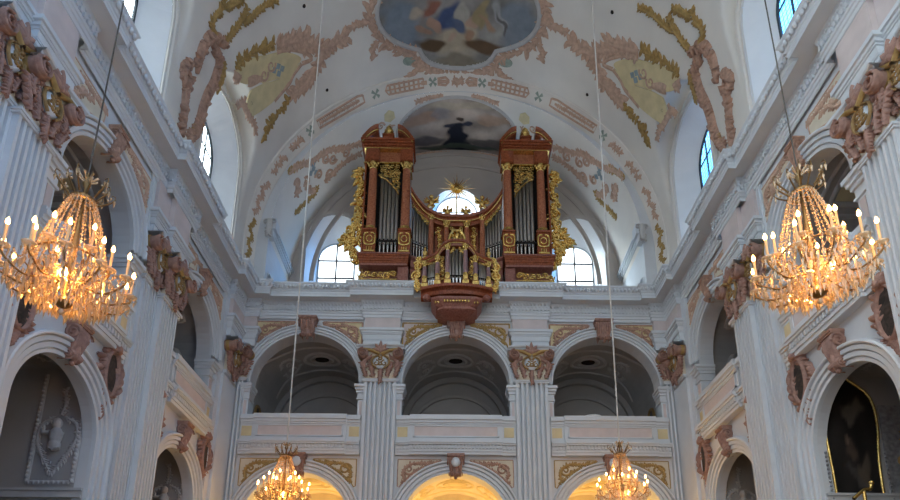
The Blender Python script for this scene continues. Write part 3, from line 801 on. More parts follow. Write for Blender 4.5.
# nave fresco: lobed quatrefoil near the organ end of the vault
CU, CV = 0., 17.25
def quatre(k=0.):
    out = []
    for i in range(96):
        a = 2*pi*i/96; x, y = (3.05+k)*cos(a), (1.75+k)*sin(a)
        lob = 1.3+k
        for q in (-1, 1):
            pass
        out.append((x, y))
    # add end lobes
    o2 = []
    for x, y in out:
        if abs(x) < 1.42+k: y = math.copysign(max(abs(y), 1.62+k*.8+sqrt(max(0, (1.42+k)**2-x*x))*.52), y)
        o2.append((CU+x, CV+y))
    return o2
r = thing('ceiling_painting', 'lobed painted ceiling picture with figures at the top of the nave vault', 'ceiling painting', (0, CV, ZV+RV-.1))
bl = [(-.75, .3, .25, .5, 0, (.20, .25, .31), .8), (.78, .3, .25, .5, 0, (.21, .25, .30), .8), (0, .55, .3, .3, 0, (.50, .41, .29), .8), (-.12, .12, .12, .24, .35, (.07, .10, .20), 1), (-.02, .3, .07, .16, -.5, (.08, .12, .22), .9),
      (-.35, .02, .09, .2, .6, (.30, .13, .09), 1), (-.28, .25, .07, .12, -.4, (.45, .28, .2), .9), (.07, .12, .08, .2, -.3, (.42, .39, .34), .95), (.16, .28, .05, .1, .5, (.5, .33, .24), .9), (.3, .1, .07, .26, .25, (.36, .28, .15), .95), (.38, .25, .05, .13, -.4, (.42, .26, .17), .9),
      (.53, .1, .05, .28, -.2, (.36, .36, .36), .9), (.57, .25, .025, .2, -.3, (.12, .11, .11), .9), (-.55, .1, .1, .09, .5, (.50, .40, .3), .8), (-.45, .35, .09, .07, .2, (.38, .22, .15), .8), (-.36, .6, .22, .1, .1, (.12, .075, .04), 1), (.34, .6, .28, .11, -.1, (.13, .08, .045), 1), (.12, .5, .07, .08, 0, (.34, .19, .12), .8),
      (-.1, .5, .06, .06, .3, (.48, .33, .25), .8), (0, .93, .3, .14, 0, (.24, .2, .14), .8)]
fresco('picture', TV(), quatre(), blobs((.27, .255, .235), bl, 3), r, (150, 96))
mb = MB(TV()); P = quatre(.08); mb.rel(P+P[:2], .1, .09, 0, [1]*98); obj('molding', mb, 'greyl', r)
mb = MB(TV())
P = quatre(.34); P = P[::3]+[P[0]]
mb.frill(P, .16, .34, .075, .06, 0, (-1, 1), .8, .5); mb.rel(P, .06, .05, 0, [1]*len(P))
for i in range(0, len(P)-1, 3):
    mb.spiral(P[i][0], P[i][1], .2, 1.3, rnd.uniform(0, 6), rnd.choice((-1, 1)), .05, .06, 0, 12)
for q in (-1, 1):
    for p in ([(q*1.5, CV+2.25), (q*1.9, CV+2.6), (q*2.3, CV+2.75)], [(q*3.5, CV+.1), (q*4.0, CV+.05), (q*4.3, CV+.1)], [(q*3.2, CV+.9), (q*3.5, CV+1.2), (q*3.4, CV+1.5)], [(q*.5, CV+2.75), (q*.9, CV+2.65), (q*1.2, CV+2.5)]):
        m2 = MB(TV()); m2.acanthus(p, .13, .06, .16, .25, 0); obj('leaf_spray', m2, 'rose', r)
obj('leafy_border', mb, 'rose', r)
for q in (-1, 1):
    mb = MB(TV()); P = [(q*(1.95+.32*cos(a*pi/8)), CV+1.98+.2*sin(a*pi/8)) for a in range(16)]; mb.prism(P, 0, .03); tag(obj('side_cartouche', mb, 'green', r), 'small grey green cartouche')

def zp(X, Y, ox=170, oy=0, k=3.572): return (ox+X/k, oy+Y/k)
def vpath(pts, sm=3, **kw): return smooth_path([vuv(*zp(*p, **kw)) for p in pts], sm)
for sd in (-1, 1):
    mir = 1 if sd < 0 else -1; Tv = TV(mir); nm = SIDE[sd]
    r = thing('stucco_cartouche', 'ochre field with rose and gold leaves on the %s half of the nave vault' % nm, 'stucco cartouche', Tv(*vuv(270, 60), 0), 'vault cartouches')
    mb = MB(Tv)
    for pol in ([(232, 252), (262, 222), (300, 205), (345, 195), (400, 185), (450, 195), (468, 212), (440, 245), (405, 262), (350, 262), (320, 278), (280, 300), (245, 290)],
                [(290, 320), (330, 300), (365, 290), (400, 285), (390, 340), (340, 385), (300, 412), (280, 420), (272, 385), (278, 350)],
                [(322, 280), (350, 262), (405, 262), (442, 244), (466, 226), (440, 272), (415, 300), (398, 330), (398, 284), (360, 288), (330, 298)]):
        P = [vuv(*zp(*p)) for p in pol]; cx = sum(p[0] for p in P)/len(P); cy = sum(p[1] for p in P)/len(P); P = smooth_path(P+[P[0]], 3)[:-1]
        n = len(P)
        mb.add([(cx, cy, .02)]+[(cx+(u-cx)*.5, cy+(v-cy)*.5, .02) for u, v in P]+[(u, v, .02) for u, v in P]+[(u, v, -.03) for u, v in P],
               [(0, 1+i, 1+(i+1) % n) for i in range(n)]+[(1+i, 1+n+i, 1+n+(i+1) % n, 1+(i+1) % n) for i in range(n)]+[(1+n+i, 1+2*n+i, 1+2*n+(i+1) % n, 1+n+(i+1) % n) for i in range(n)])
    obj('field', mb, 'yellow', r)
    mb = MB(Tv)
    for p, w_, L_ in (([(378, 165), (420, 152), (470, 140), (498, 128)], .14, .5), ([(470, 160), (520, 165), (560, 168), (600, 148), (632, 132)], .16, .5), ([(548, 180), (535, 220), (510, 265), (470, 310), (430, 340)], .16, .5),
                      ([(235, 385), (258, 368), (272, 395), (290, 428), (303, 445), (305, 475)], .14, .25), ([(225, 262), (248, 280), (230, 292)], .14, .2), ([(275, 292), (300, 285), (328, 280)], .2, .15)):
        mb = MB(Tv); mb.acanthus(vpath(p), w_, .06, .2, L_); obj('rose_leaf', mb, 'rose', r)
    for p in ([(235, 240), (270, 205), (320, 178), (372, 152)], [(425, 350), (400, 390), (370, 420), (345, 460), (338, 495)]):
        P = vpath(p); mb = MB(Tv); mb.rel(P, .05, .05); mb.frill(P, .12, .22, .06, .05, 0, (1, -1), 1.1, .5)
        for x, y in P[::2]: mb.ball((x, y, .03), (.07, .07, .05), 6, 4)
        obj('gold_garland', mb, 'dullgold', r)
    for p in ([(470, 228), (440, 268), (425, 300), (395, 335), (372, 362)], [(380, 188), (430, 176), (488, 190), (505, 212), (470, 228)], [(270, 345), (262, 380), (285, 425)]):
        mb = MB(Tv); mb.rel(vpath(p), .08, .04); obj('pale_band', mb, 'rose', r)
    for a in ((335, 268), (360, 235)): mb = MB(Tv); mb.spiral(*vuv(*zp(*a)), .22, 1.3, 0, 1, .06, .05, 0, 14); obj('scroll', mb, 'rose', r)
    for dx, dy in ((-14, 0), (14, -6), (0, -14), (2, 12)):
        u, v = vuv(*zp(385+dx, 250+dy)); mb = MB(Tv); mb.prism([(u-.13, v), (u, v-.13), (u+.13, v), (u, v+.13)], 0, .03); obj('diamond', mb, 'blue', r)

    # pier stucco between the lunettes
    r = thing('stucco_cartouche', 'long looped rose and gold stucco frame rising above the cornice between the %s windows' % nm, 'stucco cartouche', Tv(*vuv(188, 140), 0), 'pier cartouches')
    mb = MB(Tv)
    for p, w_ in (([(122, 155), (150, 132), (190, 150)], .26), ([(122, 155), (108, 190), (92, 238)], .24), ([(75, 222), (45, 245), (48, 285), (72, 275)], .2), ([(62, 290), (50, 340), (45, 400), (36, 465)], .17),
                  ([(150, 165), (172, 200), (168, 240)], .26), ([(168, 245), (152, 300), (130, 345), (112, 395), (100, 435), (82, 475), (62, 492)], .24)):
        P = vpath(p); mb = MB(Tv); mb.acanthus(P, w_*.8, .12, .2, .24)
        for i_, (x, y) in enumerate(P[1:]): mb.rel([(x-.16, y+.1), (x, y), (x+.16, y+.12)], [.02, .05, .02], .19); mb.leaf(x, y, rnd.uniform(0, 6), .22, .05, .2, 0, 1)
        obj('rose_scroll', mb, 'rosepier', r)
    for p in ([(165, 125), (150, 108), (152, 70), (180, 38), (192, 0)], [(192, 30), (225, 15), (262, -5)], [(195, 150), (220, 120), (255, 70), (275, 30)], [(258, 85), (292, 60), (340, 18), (385, 2)], [(192, 215), (188, 260), (165, 325)], [(118, 415), (92, 455), (68, 492)]):
        P = vpath(p); mb = MB(Tv); mb.acanthus(P, .08, .1, .15, .22); obj('gold_foliage', mb, 'dullgold', r)

# rib ornaments (rose panels, blue crosses)
RG = 'painted ornaments on the arch before the organ loft'
def ribpiece(kind, s0, s1, sg, label):
    T = ribT(sg); m = (s0+s1)/2; Tn = lambda u, v, ww: T(u, v/.57, ww)
    mb = MB(Tn)
    def rr(pth, w, h=.03): mb.rel(pth, w, h)
    lo, hi, md, mt = .14, .44, .29, 'rose'
    if kind == 'panel':
        rr([(s0, lo), (s1-.1, lo), (s1, md), (s1-.1, hi), (s0, hi), (s0, lo)], .035)
        k = max(3, int((s1-s0)/.2))
        for i in range(1, k): u = s0+(s1-s0)*i/k; rr([(u, lo-.02), (u, hi+.02)], .045)
        rr([(s0-.15, md), (s0+.1, md)], .07); rr([(s0, md), (s1, md)], .03)
    elif kind == 'long':
        rr([(s0, lo+.03), (s0+.25, lo), (s1, lo+.02), (s1, hi-.02), (s0+.25, hi), (s0, hi-.03), (s0, lo+.03)], .04)
        mb.acanthus([(s0+.2, md), (m, md+.03), (s1-.1, md)], .05, .03, .14, .13)
    elif kind == 'cross':
        mt = 'green'
        for a in range(4): ang = a*pi/2+pi/4; rr([(m, md), (m+cos(ang)*.08, md+sin(ang)*.07), (m+cos(ang)*.2, md+sin(ang)*.17)], [.02, .04, .065])
    elif kind == 'shield':
        rr([(s0, md), (m-.1, lo+.02), (s1, lo+.06)], .045); rr([(s0, md), (m-.1, hi-.02), (s1, hi-.06)], .045); rr([(s0, md), (s1, md)], .06)
    else:
        mb.acanthus([(s0+(s1-s0)*i/10, md+.09*sin(i*1.7)) for i in range(11)], .05, .05, .11, .17); mt = 'dullgold' if kind == 'goldleaf' else 'rose'
    return tag(obj('arch_ornament', mb, mt), label, 'painted ornament', RG)
for sg in (-1, 1):
    nm = 'left' if sg < 0 else 'right'
    for kind, a, b, lab in (('shield', .35, .85, 'small rose shield scroll next to the crown of the painted arch'), ('cross', .9, 1.2, 'green four-petal flower nearest the crown of the painted arch'), ('panel', 1.45, 3.1, 'rose ladder-patterned panel on the painted arch'),
                            ('cross', 3.35, 3.75, 'green four-petal flower between two rose panels of the painted arch'), ('long', 4.1, 6.4, 'long rose framed panel on the painted arch'), ('cross', 6.7, 7.0, 'green four-petal flower below the long rose panel'),
                            ('leaf', 7.3, 8.0, 'short rose leaf spray on the shoulder of the painted arch'), ('leaf', 8.4, 9.4, 'middle rose leaf spray on the flank of the painted arch'), ('leaf', 9.8, 11.4, 'long rose festoon hanging on the leg of the painted arch'), ('goldleaf', 11.6, 13.4, 'gold festoon at the foot of the painted arch')):
        ribpiece(kind, a, b, sg, lab+', '+nm+' half')
ribpiece('leaf', -.22, .22, 1, 'small rose cross ornament at the very crown of the painted arch')

# loft fresco and stucco
Tl = TV(1, RL, ZL)
r = thing('ceiling_painting', 'dark half-oval fresco with a kneeling black figure above the organ', 'ceiling painting', (0, 22.2, ZL+RL-.1))
def luv(px, py): return vuv(px, py, RL, ZL)
P = [luv(398, 140), luv(398, 125), luv(405, 111), luv(420, 101), luv(438, 96.5), luv(457, 95)]
hw = abs(luv(398, 125)[0]); yb = 23.47; yt = 20.75
out = [(-hw*1.0, yb)]+[(hw*cos(pi-pi*i/40), 22.3-(22.3-yt)*sin(pi*i/40)) for i in range(41)]+[(hw*1.0, yb)]
D_ = (.012, .014, .025)
FIG = [(.03, .9, .3, .14, 0, D_, 1), (.0, .72, .23, .22, .1, D_, 1), (-.01, .48, .17, .25, .1, D_, 1), (-.01, .2, .12, .28, .1, D_, 1), (-.02, .02, .16, .1, .1, D_, 1), (-.15, -.02, .08, .09, .5, (.02, .022, .035), 1), (.16, -.04, .07, .08, -.4, (.02, .022, .035), 1), (.03, -.24, .055, .09, 0, (.035, .025, .02), 1), (.45, .8, .22, .07, .1, (.04, .055, .06), .9), (-.5, .86, .25, .08, .1, (.06, .05, .045), .9)]
bl = FIG+[(-.6, -.3, .3, .25, .3, (.25, .15, .1), .7), (.6, -.35, .3, .2, -.3, (.25, .16, .11), .7), (-.55, .6, .35, .2, 0, (.05, .045, .05), .9), (.6, .6, .35, .2, 0, (.055, .05, .05), .9), (0, -.75, .5, .15, 0, (.3, .25, .18), .6), (0, .85, .8, .1, 0, (.04, .05, .04), .9), (-.25, -.45, .15, .2, 0, (.16, .15, .16), .6)]
fresco('picture', Tl, out, blobs((.36, .30, .26), [(x, y, rx, ry, ro, [c_*(1 if max(c) < .035 else 1.6) for c_ in c], s_) for x, y, rx, ry, ro, c, s_ in bl], 8), r, (80, 60))
mb = MB(Tl); q = [(u*1.03, v-.05 if 0 < i < len(out)-1 else v) for i, (u, v) in enumerate(out)]; mb.rel(q, .07, .07, 0, [1]*len(q)); obj('molding', mb, 'greyl', r)
mb = MB(Tl)
for sg in (-1, 1):
    for p in ([(sg*hw*1.12, 23.1), (sg*hw*1.2, 22.3), (sg*hw*1.1, 21.6)], [(sg*.6, 20.62), (sg*1.2, 20.68), (sg*1.8, 20.8)]): mb = MB(Tl); mb.acanthus(smooth_path(p, 4), .09, .04, .17, .2); obj('rose_leaf', mb, 'rose', r)
    mb = MB(Tl); mb.spiral(sg*hw*1.3, 21.5, .2, 1.4, 0, sg, .05, .04, 0, 14); obj('rose_scroll', mb, 'rose', r)
for sg in (-1, 1):
    mb = MB(Tl); u = sg*hw*1.13; mb.prism([(u-.22, 21.0), (u, 20.85), (u+.22, 21.0), (u+.25, 21.3), (u, 21.45), (u-.25, 21.3)], 0, .025); tag(obj('side_cartouche', mb, 'yellow', r), 'small ochre cartouche')
mb = MB(TB(YL)); mb.acanthus(smooth_path([(-2.0, 25.0), (-1, 25.18), (0, 25.1), (1, 25.18), (2.0, 25.0)], 4), .08, .04, .2, .18)
obj('lower_scroll', mb, 'rose', r)
for sd in (-1, 1):
    mir = 1 if sd < 0 else -1; Tc = TV(mir, RL, ZL)
    r = thing('stucco_cartouche', 'rose and brown scrolled stucco patch on the loft vault %s of the organ' % SIDE[sd], 'stucco cartouche', Tc(*luv(320, 180), 0), 'loft cartouches')
    def lp(pts): return smooth_path([luv(270+X/5.55, 130+Y/5.55) for X, Y in pts], 3)
    mb = MB(Tc)
    for p in ([(100, 240), (150, 200), (220, 180), (270, 150), (330, 110), (400, 105), (470, 85), (510, 80)], [(300, 290), (340, 250), (390, 200), (430, 170), (500, 130)], [(140, 270), (150, 310), (145, 360), (170, 330)], [(190, 290), (215, 330), (250, 340)]):
        P = lp(p); mb = MB(Tc); mb.acanthus(P, .12, .06, .2, .28); obj('rose_leaf', mb, 'rose', r)
    for X, Y in ((310, 155), (350, 160), (270, 250), (330, 240), (150, 300), (420, 130), (200, 290)): mb = MB(Tc); mb.spiral(*luv(270+X/5.55, 130+Y/5.55), .24, 1.4, rnd.uniform(0, 6), 1, .07, .06, 0, 16); obj('rose_scroll', mb, 'rose', r)
    for p in ([(180, 420), (210, 390), (250, 350), (260, 320)], [(135, 470), (160, 440), (185, 415)], [(95, 235), (130, 215), (180, 190)]): mb = MB(Tc); mb.acanthus(lp(p), .08, .05, .16, .24); obj('gold_foliage', mb, 'dullgold', r)
    for X, Y in ((240, 215), (225, 240), (255, 235), (240, 190)):
        u, v = luv(270+X/5.55, 130+Y/5.55); mb = MB(Tc); mb.prism([(u-.14, v), (u, v-.14), (u+.14, v), (u, v+.14)], 0, .025); obj('diamond', mb, 'blue', r)
    # corbel capital where the loft side moulding starts
    T = TS(sd, XL); r = thing('corbel', 'small white foliage corbel at the front end of the %s loft moulding' % SIDE[sd], 'corbel', T(20.5, 17.9, 0), 'loft corbels')
    mb = MB(T); mb.box(20.3, 20.75, 18.2, 18.65, -.1, .3); mb.box(20.36, 20.7, 17.9, 18.2, -.1, .2); obj('block', mb, 'white', r)
    mb = MB(TB(20.31)); x = sd*(XL-.05); mb.acanthus([(x, 18.6), (x, 18.3), (x, 17.9)], .14, .12, .12, .2); mb.spiral(x-.15, 18.5, .12, 1.3, 0, 1, .04, .08); mb.spiral(x+.15, 18.5, .12, 1.3, pi, -1, .04, .08); obj('foliage', mb, 'greyl', r)

# cable holes in the vault
for px, py in ((304, 6), (327, 90), (251, 103)):
    for sd in (-1, 1):
        u, v = vuv(px, py); Tv = TV(1 if sd < 0 else -1); mb = MB(Tv); mb.lathe([(.001, .012), (.04, .012), (.055, .025), (.065, .0)], (u, v, 0), 12, 'w')
        where = 'high on the vault near the fresco' if px == 304 else 'just above the painted arch' if px == 327 else 'in the lower part of the ochre cartouche'
        tag(obj('vent_hole', mb, 'dark'), 'small black round hole %s, %s side' % (where, SIDE[sd]), 'hole', 'holes in the vault')

# ================================================================== ORGAN
YO = 20.5
def ox(px, py=200): return abs(at(px, py, YO)[0])
def oz(py, px=400): return at(px, py, YO)[1]
TO = TB(YO)
ORG = thing('pipe_organ', 'large red marbled pipe organ with gilded carving and two pipe towers on the gallery', 'organ', (0, 21, 15.3))
def part(name, mb, m, parent=None, label=None):
    o = obj(name, mb, m, parent or ORG)
    if label: o['label'] = label
    return o
def pipe(T, u, v0, v1, r, w, parent, fh=.5, n=10, body='pipe'):
    mb = MB(T); m0 = v0+fh
    mb.lathe([(r*.98, m0), (r, m0+.05), (r, v1), (r*.8, v1), (r*.8, v1-.2)], (u, 0, w), n)
    p = obj('pipe', mb, body, parent)
    mb = MB(T); mb.lathe([(r*.28, v0), (r*.55, v0+fh*.5), (r*.98, m0)], (u, 0, w), n); f = obj('pipe_foot', mb, 'pipemouth', p)
    mb = MB(T); mb.box(u-r*.5, u+r*.5, m0+.01, m0+.08, w+r*.7, w+r*.99); obj('pipe_mouth', mb, 'dark', p)
    return p
def column(T, u, v0, v1, r, w, parent, m='woodl', capm='gold', n=14):
    mb = MB(T); mb.lathe([(r, v0+.12), (r*1.02, v0+.3), (r*.86, v1-.28)], (u, 0, w), n); c = obj('column', mb, m, parent)
    mb = MB(T); mb.lathe([(r*1.3, v0), (r*1.3, v0+.05), (r*1.1, v0+.07), (r*1.25, v0+.11), (r*1.0, v0+.16), (r, v0+.18)], (u, 0, w), n); obj('column_base', mb, capm, c)
    mb = MB(T); mb.lathe([(r*.86, v1-.3), (r*1.0, v1-.28), (r*.9, v1-.24), (r*1.0, v1-.12), (r*1.3, v1-.02), (r*1.2, v1)], (u, 0, w), n)
    for k in range(-1, 2): mb.leaf(u+k*r*.7, v1-.26, pi/2-k*.3, .22, r*.3, .06, w+r*.8)
    for k in (-1, 1): mb.ball((u+k*r*1.1, v1-.06, w+r*.7), r*.35, 6, 4)
    obj('column_capital', mb, capm, c); return c
def molding(T, u0, u1, v0, v1, w0, w1, steps, rev=False):
    mb = MB(T); n = steps
    for i in range(n):
        t = (i+.5)/n; d = (w1-w0)*(t if not rev else 1-t); mb.box(u0-d*.6, u1+d*.6, v0+(v1-v0)*i/n, v0+(v1-v0)*(i+1)/n, -.9, w0+d)
    return mb
# case body and dark interior behind the pipes
for q in (-1, 1):
    To = (lambda u, v, w, q=q: (q*u, YO-w, v))
    a, b = ox(409), ox(363)
    zb0, zb1, zm0, zm1, zp1, zc1 = oz(281), oz(266), oz(266), oz(255), oz(232), oz(163)
    ze1, zt = oz(150), oz(143)
    tower = part('tower_case', molding(To, a, b, zm0, zm1, .0, .12, 5), 'wood')
    mb = MB(To); mb.box(ox(410), ox(400), 15.3, zb1, -.9, -.02); mb.box(a, b-.1, 15.3, zb1, -.9, -.35); part('plinth', mb, 'rosemarble')
    mb = molding(To, a-.05, b+.05, zm1-.12, zm1+.02, .02, .16, 3); obj('molding', mb, 'rosemarble', tower)
    mb = molding(To, a-.02, b+.02, zm0-.02, zm0+.1, .1, .0, 2); obj('molding', mb, 'rosemarble', tower)
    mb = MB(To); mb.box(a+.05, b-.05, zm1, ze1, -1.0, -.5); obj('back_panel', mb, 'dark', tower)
    mb = MB(To); mb.box(b-.06, b, zm1, ze1, -1.0, -.05); mb.box(a, a+.06, zm1, ze1, -1.0, -.05); obj('side_panel', mb, 'wood', tower)
    # gilded openwork on the plinth
    mb = MB(To); u0, u1, v = ox(399), ox(362), (oz(269)+oz(280))/2+.03
    for i in range(6):
        u = u0+(u1-u0)*(i+.5)/6; mb.spiral(u, v+.03*(-1)**i, .15, 1.5, i*1.3, (-1)**i, .026, .07, -.1, 20); mb.leaf(u, v, i*1.9, .24, .04, .09, -.1, .8); mb.leaf(u, v, i*1.9+2.4, .2, .035, .09, -.1, -.8)
    mb.rel([(u0, v-.2), (u1, v-.2)], .03, .06, -.1); obj('gilt_openwork', mb, 'gold', tower)
    # pedestals, columns
    for pc in (371.5, 405.5):
        u = ox(pc); mb = MB(To); mb.box(u-.24, u+.24, zm1, zp1+.12, -.4, .05); mb.box(u-.27, u+.27, zp1+.02, zp1+.1, -.4, .1); mb.box(u-.26, u+.26, zm1, zm1+.1, -.4, .09)
        pd = obj('pedestal', mb, 'wood', tower)
        mb = MB(To); vm = zm1+(zp1-zm1)*.62
        for s_ in (-1, 1):
            mb.rel(smooth_path([(u+s_*.05, vm+.3), (u+s_*.2, vm+.25), (u+s_*.21, vm-.1), (u+s_*.14, vm-.22), (u, vm-.25)], 4), .04, .06, .05)
        mb.rel([(u+.12*cos(i*pi/6), vm+.03+.15*sin(i*pi/6)) for i in range(13)], .03, .06, .05, [1]*13)
        for k in (-1, 0, 1): mb.rel([(u+k*.09, vm-.35), (u+k*.09, zm1+.16)], .03, .05, .05)
        mb.box(u-.21, u+.21, zm1+.07, zm1+.14, .05, .12); obj('gilt_ornament', mb, 'gold', pd)
        column(To, u, zp1+.12, zc1+.02, .185, -.12, tower)
        mb = MB(To); mb.box(u-.26, u+.26, zc1+.02, ze1, -.5, .1); mb.box(u-.22, u+.22, zc1+.04, ze1-.04, .1, .13); obj('entablature_block', mb, 'wood', tower)
    mb = MB(To); mb.box(a, b, zc1+.02, ze1, -.9, -.08); obj('frieze', mb, 'woodl', tower)
    mb = MB(To); mb.box(a-.05, b+.05, zc1+.0, zc1+.05, -.9, .0); mb.box(a-.03, b+.03, ze1-.06, ze1-.02, -.9, .14); obj('gilt_fillet', mb, 'gold', tower)
    mb = molding(To, a-.06, b+.06, ze1-.02, zt, .08, .3, 4); obj('cornice', mb, 'wood', tower)
    # broken segmental pediment
    uc = (a+b)/2; hwp = (b-a)/2+.12; hp = oz(131)-zt
    for s_ in (-1, 1):
        rows = []
        for i in range(11):
            t = i/10; u = uc+s_*(hwp*(1-.62*t)); v = zt+hp*sin(t*pi/2)*1.0
            rows.append([(u, v-.32*(1-.15*t), -.7), (u, v-.32*(1-.15*t), .18), (u, v-.16, .2), (u, v-.08, .3), (u, v, .34), (u, v, -.7)])
        mb = MB(To); mb.grid(rows, smooth=False); mb.add(rows[-1], [(0, 1, 2, 3, 4, 5)]); pe = obj('pediment', mb, 'wood', tower)
        mb = MB(To); mb.tube([(r_[2][0], r_[2][1]-.03, .23) for r_ in rows], .03, 6); obj('gilt_edge', mb, 'gold', pe)
    mb = MB(To); v1 = oz(136.5); mb.box(uc-.2, uc+.2, zt, v1, -.3, .1); mb.box(uc-.25, uc+.25, v1-.06, v1, -.32, .15); mb.box(uc-.24, uc+.24, zt, zt+.07, -.3, .14); pd = obj('pedestal', mb, 'wood', tower)
    mb = MB(To); mb.lathe([(.13, v1), (.08, v1+.07), (.18, v1+.2), (.2, v1+.3), (.08, v1+.42), (.13, v1+.46), (.05, v1+.58), (.001, v1+.66)], (uc, 0, -.05), 12)
    for s_ in (-1, 1): mb.spiral(uc+s_*.16, v1+.2, .1, 1.2, pi/2, s_, .025, .05, -.06, 12)
    obj('gilt_urn', mb, 'gold', pd)
    # pipes of the tower, five with falling feet line
    pu0, pu1 = ox(398.5), ox(379); n = 5
    for i in range(n):
        u = pu0+(pu1-pu0)*(i+.5)/n; top = oz(173) if i > 2 else oz(176) - (2-i)*.25; pipe(To, u, zm1, top, (pu1-pu0)/n*.44, -.22, tower, oz(238)-zm1)
    mb = MB(To); vb = oz(240); mb.box(pu0-.05, pu1+.05, vb-.035, vb+.035, -.1, -.04); obj('pipe_rail', mb, 'dark', tower)
    # carved openwork above the pipes
    mb = MB(To); vt = zc1-.02
    for i in range(7):
        u = pu0+(pu1-pu0)*(i+.5)/7; low = oz(177) if i > 3 else oz(177)-(3.5-i)*.17
        k = max(1, int((vt-low)/.21))
        for j in range(k):
            mb.spiral(u+rnd.uniform(-.03, .03), vt-.1-.21*j, .1, 1.35, rnd.uniform(0, 6), rnd.choice((-1, 1)), .017, .06, -.12, 16)
    mb.rel(smooth_path([(pu1, oz(176)), ((pu0+pu1)/2+.1, oz(178)-.05), (pu0+.1, oz(182)-.35), (pu0, oz(185)-.45)], 4), .03, .07, -.1)
    obj('gilt_lattice', mb, 'gold', tower)
    # carved wing outside the tower
    mb = MB(To)
    def opx(pts): return smooth_path([(ox(x, y), oz(y, x)) for x, y in pts], 4)
    for p, w_ in (([(361, 163), (357, 172), (361, 183), (356, 196), (360, 210), (354, 222), (349, 230)], .045), ([(362, 205), (357, 222), (349, 228), (343, 236), (350, 243)], .045), ([(350, 240), (353, 250), (358, 258), (362, 262)], .045), ([(361, 225), (357, 236), (352, 238)], .045)):
        P = opx(p); mb.rel(P, w_, .14, -.3); mb.frill(P, .2, .26, .055, .13, -.3, (1, -1), 1.0, .45)
    for x, y, r_ in ((358.5, 169, .2), (359.5, 180, .15), (357, 190, .2), (359, 199, .15), (357, 208, .2), (355, 217, .18), (350, 226, .2), (345, 235, .22), (352, 238, .2), (353, 247, .18), (357, 256, .17)): mb.spiral(ox(x), oz(y, x), r_, 1.7, rnd.uniform(0, 6), rnd.choice((-1, 1)), .035, .16, -.28, 20)
    part('carved_wing', mb, 'gold', None, 'gilded leafy side wing')
    # curved side bay between the tower and the middle
    W = part('side_bay', MB(To), 'wood') if False else None
    def wy(u):  # concave plan: pushes back towards the middle
        t = max(0, min(1, (ox(412)-u)/(ox(412)-.35))); return -.15-.55*sin(t*pi/2)
    u1, u0 = ox(412), ox(434)
    rail = smooth_path([(ox(411), oz(189), 0), (ox(417), oz(196), 0), (ox(426), oz(202.5), 0), (ox(436), oz(205), 0), (ox(447), oz(206), 0), (.0, oz(206), 0)], 5)
    rows = []
    for u, v, _ in rail:
        w = wy(u)+.1; rows.append([(u, v-.42, w-.5), (u, v-.42, w), (u, v-.25, w+.02), (u, v-.23, w+.06), (u, v-.12, w+.07), (u, v-.09, w+.16), (u, v, w+.2), (u, v, w-.5)])
    mb = MB(To); mb.grid(rows, smooth=False); bay = part('curved_cornice', mb, 'wood')
    mb = MB(To); mb.tube([(r_[3][0], r_[3][1], r_[3][2]+.02) for r_ in rows], .022, 6); obj('gilt_edge', mb, 'gold', bay)
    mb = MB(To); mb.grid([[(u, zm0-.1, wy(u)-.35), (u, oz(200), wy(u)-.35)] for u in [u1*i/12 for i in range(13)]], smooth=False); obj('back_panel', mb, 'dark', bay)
    mb = MB(To); mb.grid([[(u, 15.3, wy(u)), (u, zm0, wy(u)), (u, zm0+.05, wy(u)+.08), (u, zm0+.3, wy(u)+.02), (u, zm1-.1, wy(u)+.02), (u, zm1-.05, wy(u)+.14), (u, zm1+.03, wy(u)+.14), (u, zm1+.03, wy(u)-.4)] for u in [u1*i/12 for i in range(13)]], smooth=False); obj('base', mb, 'rosemarble', bay)
    n = 6
    for i in range(n):
        u = ox(413)+(ox(429.5)-ox(413))*(i+.5)/n; pipe(To, u, zm1+.03, oz(193+2.2*i), abs(ox(413)-ox(429.5))/n*.43, wy(u)-.1, bay, oz(238)-zm1)
    mb = MB(To); mb.tube([(ox(413), oz(240), wy(ox(413))+.03), (ox(421), oz(240), wy(ox(421))+.03), (ox(430), oz(240), wy(ox(430))+.03)], .03, 4); obj('pipe_rail', mb, 'dark', bay)
    mb = MB(To)
    for i in range(7):
        u = ox(413)+(ox(429)-ox(413))*(i+.5)/7; v = oz(197.5+1.9*i)
        for j in range(2): mb.spiral(u, v-.16*j-.1, .1, 1.5, rnd.uniform(0, 6), rnd.choice((-1, 1)), .022, .06, wy(u)+.02, 14)
    obj('gilt_lattice', mb, 'gold', bay)
    for pc, top, bot in ((431, 203, 252), (446.5, 208, 252)):
        column(To, ox(pc), oz(bot), oz(top)-.1, .12, wy(ox(pc))+.05, bay)
    mb = MB(To); ua, ub = ox(443.5), ox(434.5); mb.box(ua, ub, oz(255), oz(208), wy(ua)-.2, wy(ua)-.08); obj('infill', mb, 'wood', bay)
    mb = MB(To)
    mb.rel([((ua+ub)/2, oz(210)), ((ua+ub)/2, oz(250))], .03, .05, wy(ua)-.06)
    for j in range(9): mb.spiral((ua+ub)/2+rnd.uniform(-.05, .05), oz(212+j*4.4), .13, 1.5, rnd.uniform(0, 6), (-1)**j, .028, .06, wy(ua)-.06, 14)
    obj('gilt_openwork', mb, 'gold', bay)
    mb = MB(To)
    mb.rel([(ox(453), oz(209)), (ox(453), oz(226))], .025, .05, wy(.2)+.02)
    for j in range(6): mb.spiral(ox(453)+rnd.uniform(-.06, .06), oz(211+j*2.6), .1, 1.5, rnd.uniform(0, 6), (-1)**j, .024, .06, wy(.2)+.02, 14)
    obj('gilt_openwork', mb, 'gold', bay)
    for i in range(3):
        u = .06+i*.13; pipe(To, u, oz(248), oz(219+i*4), .05, wy(u)-.12, bay, .3, 8)
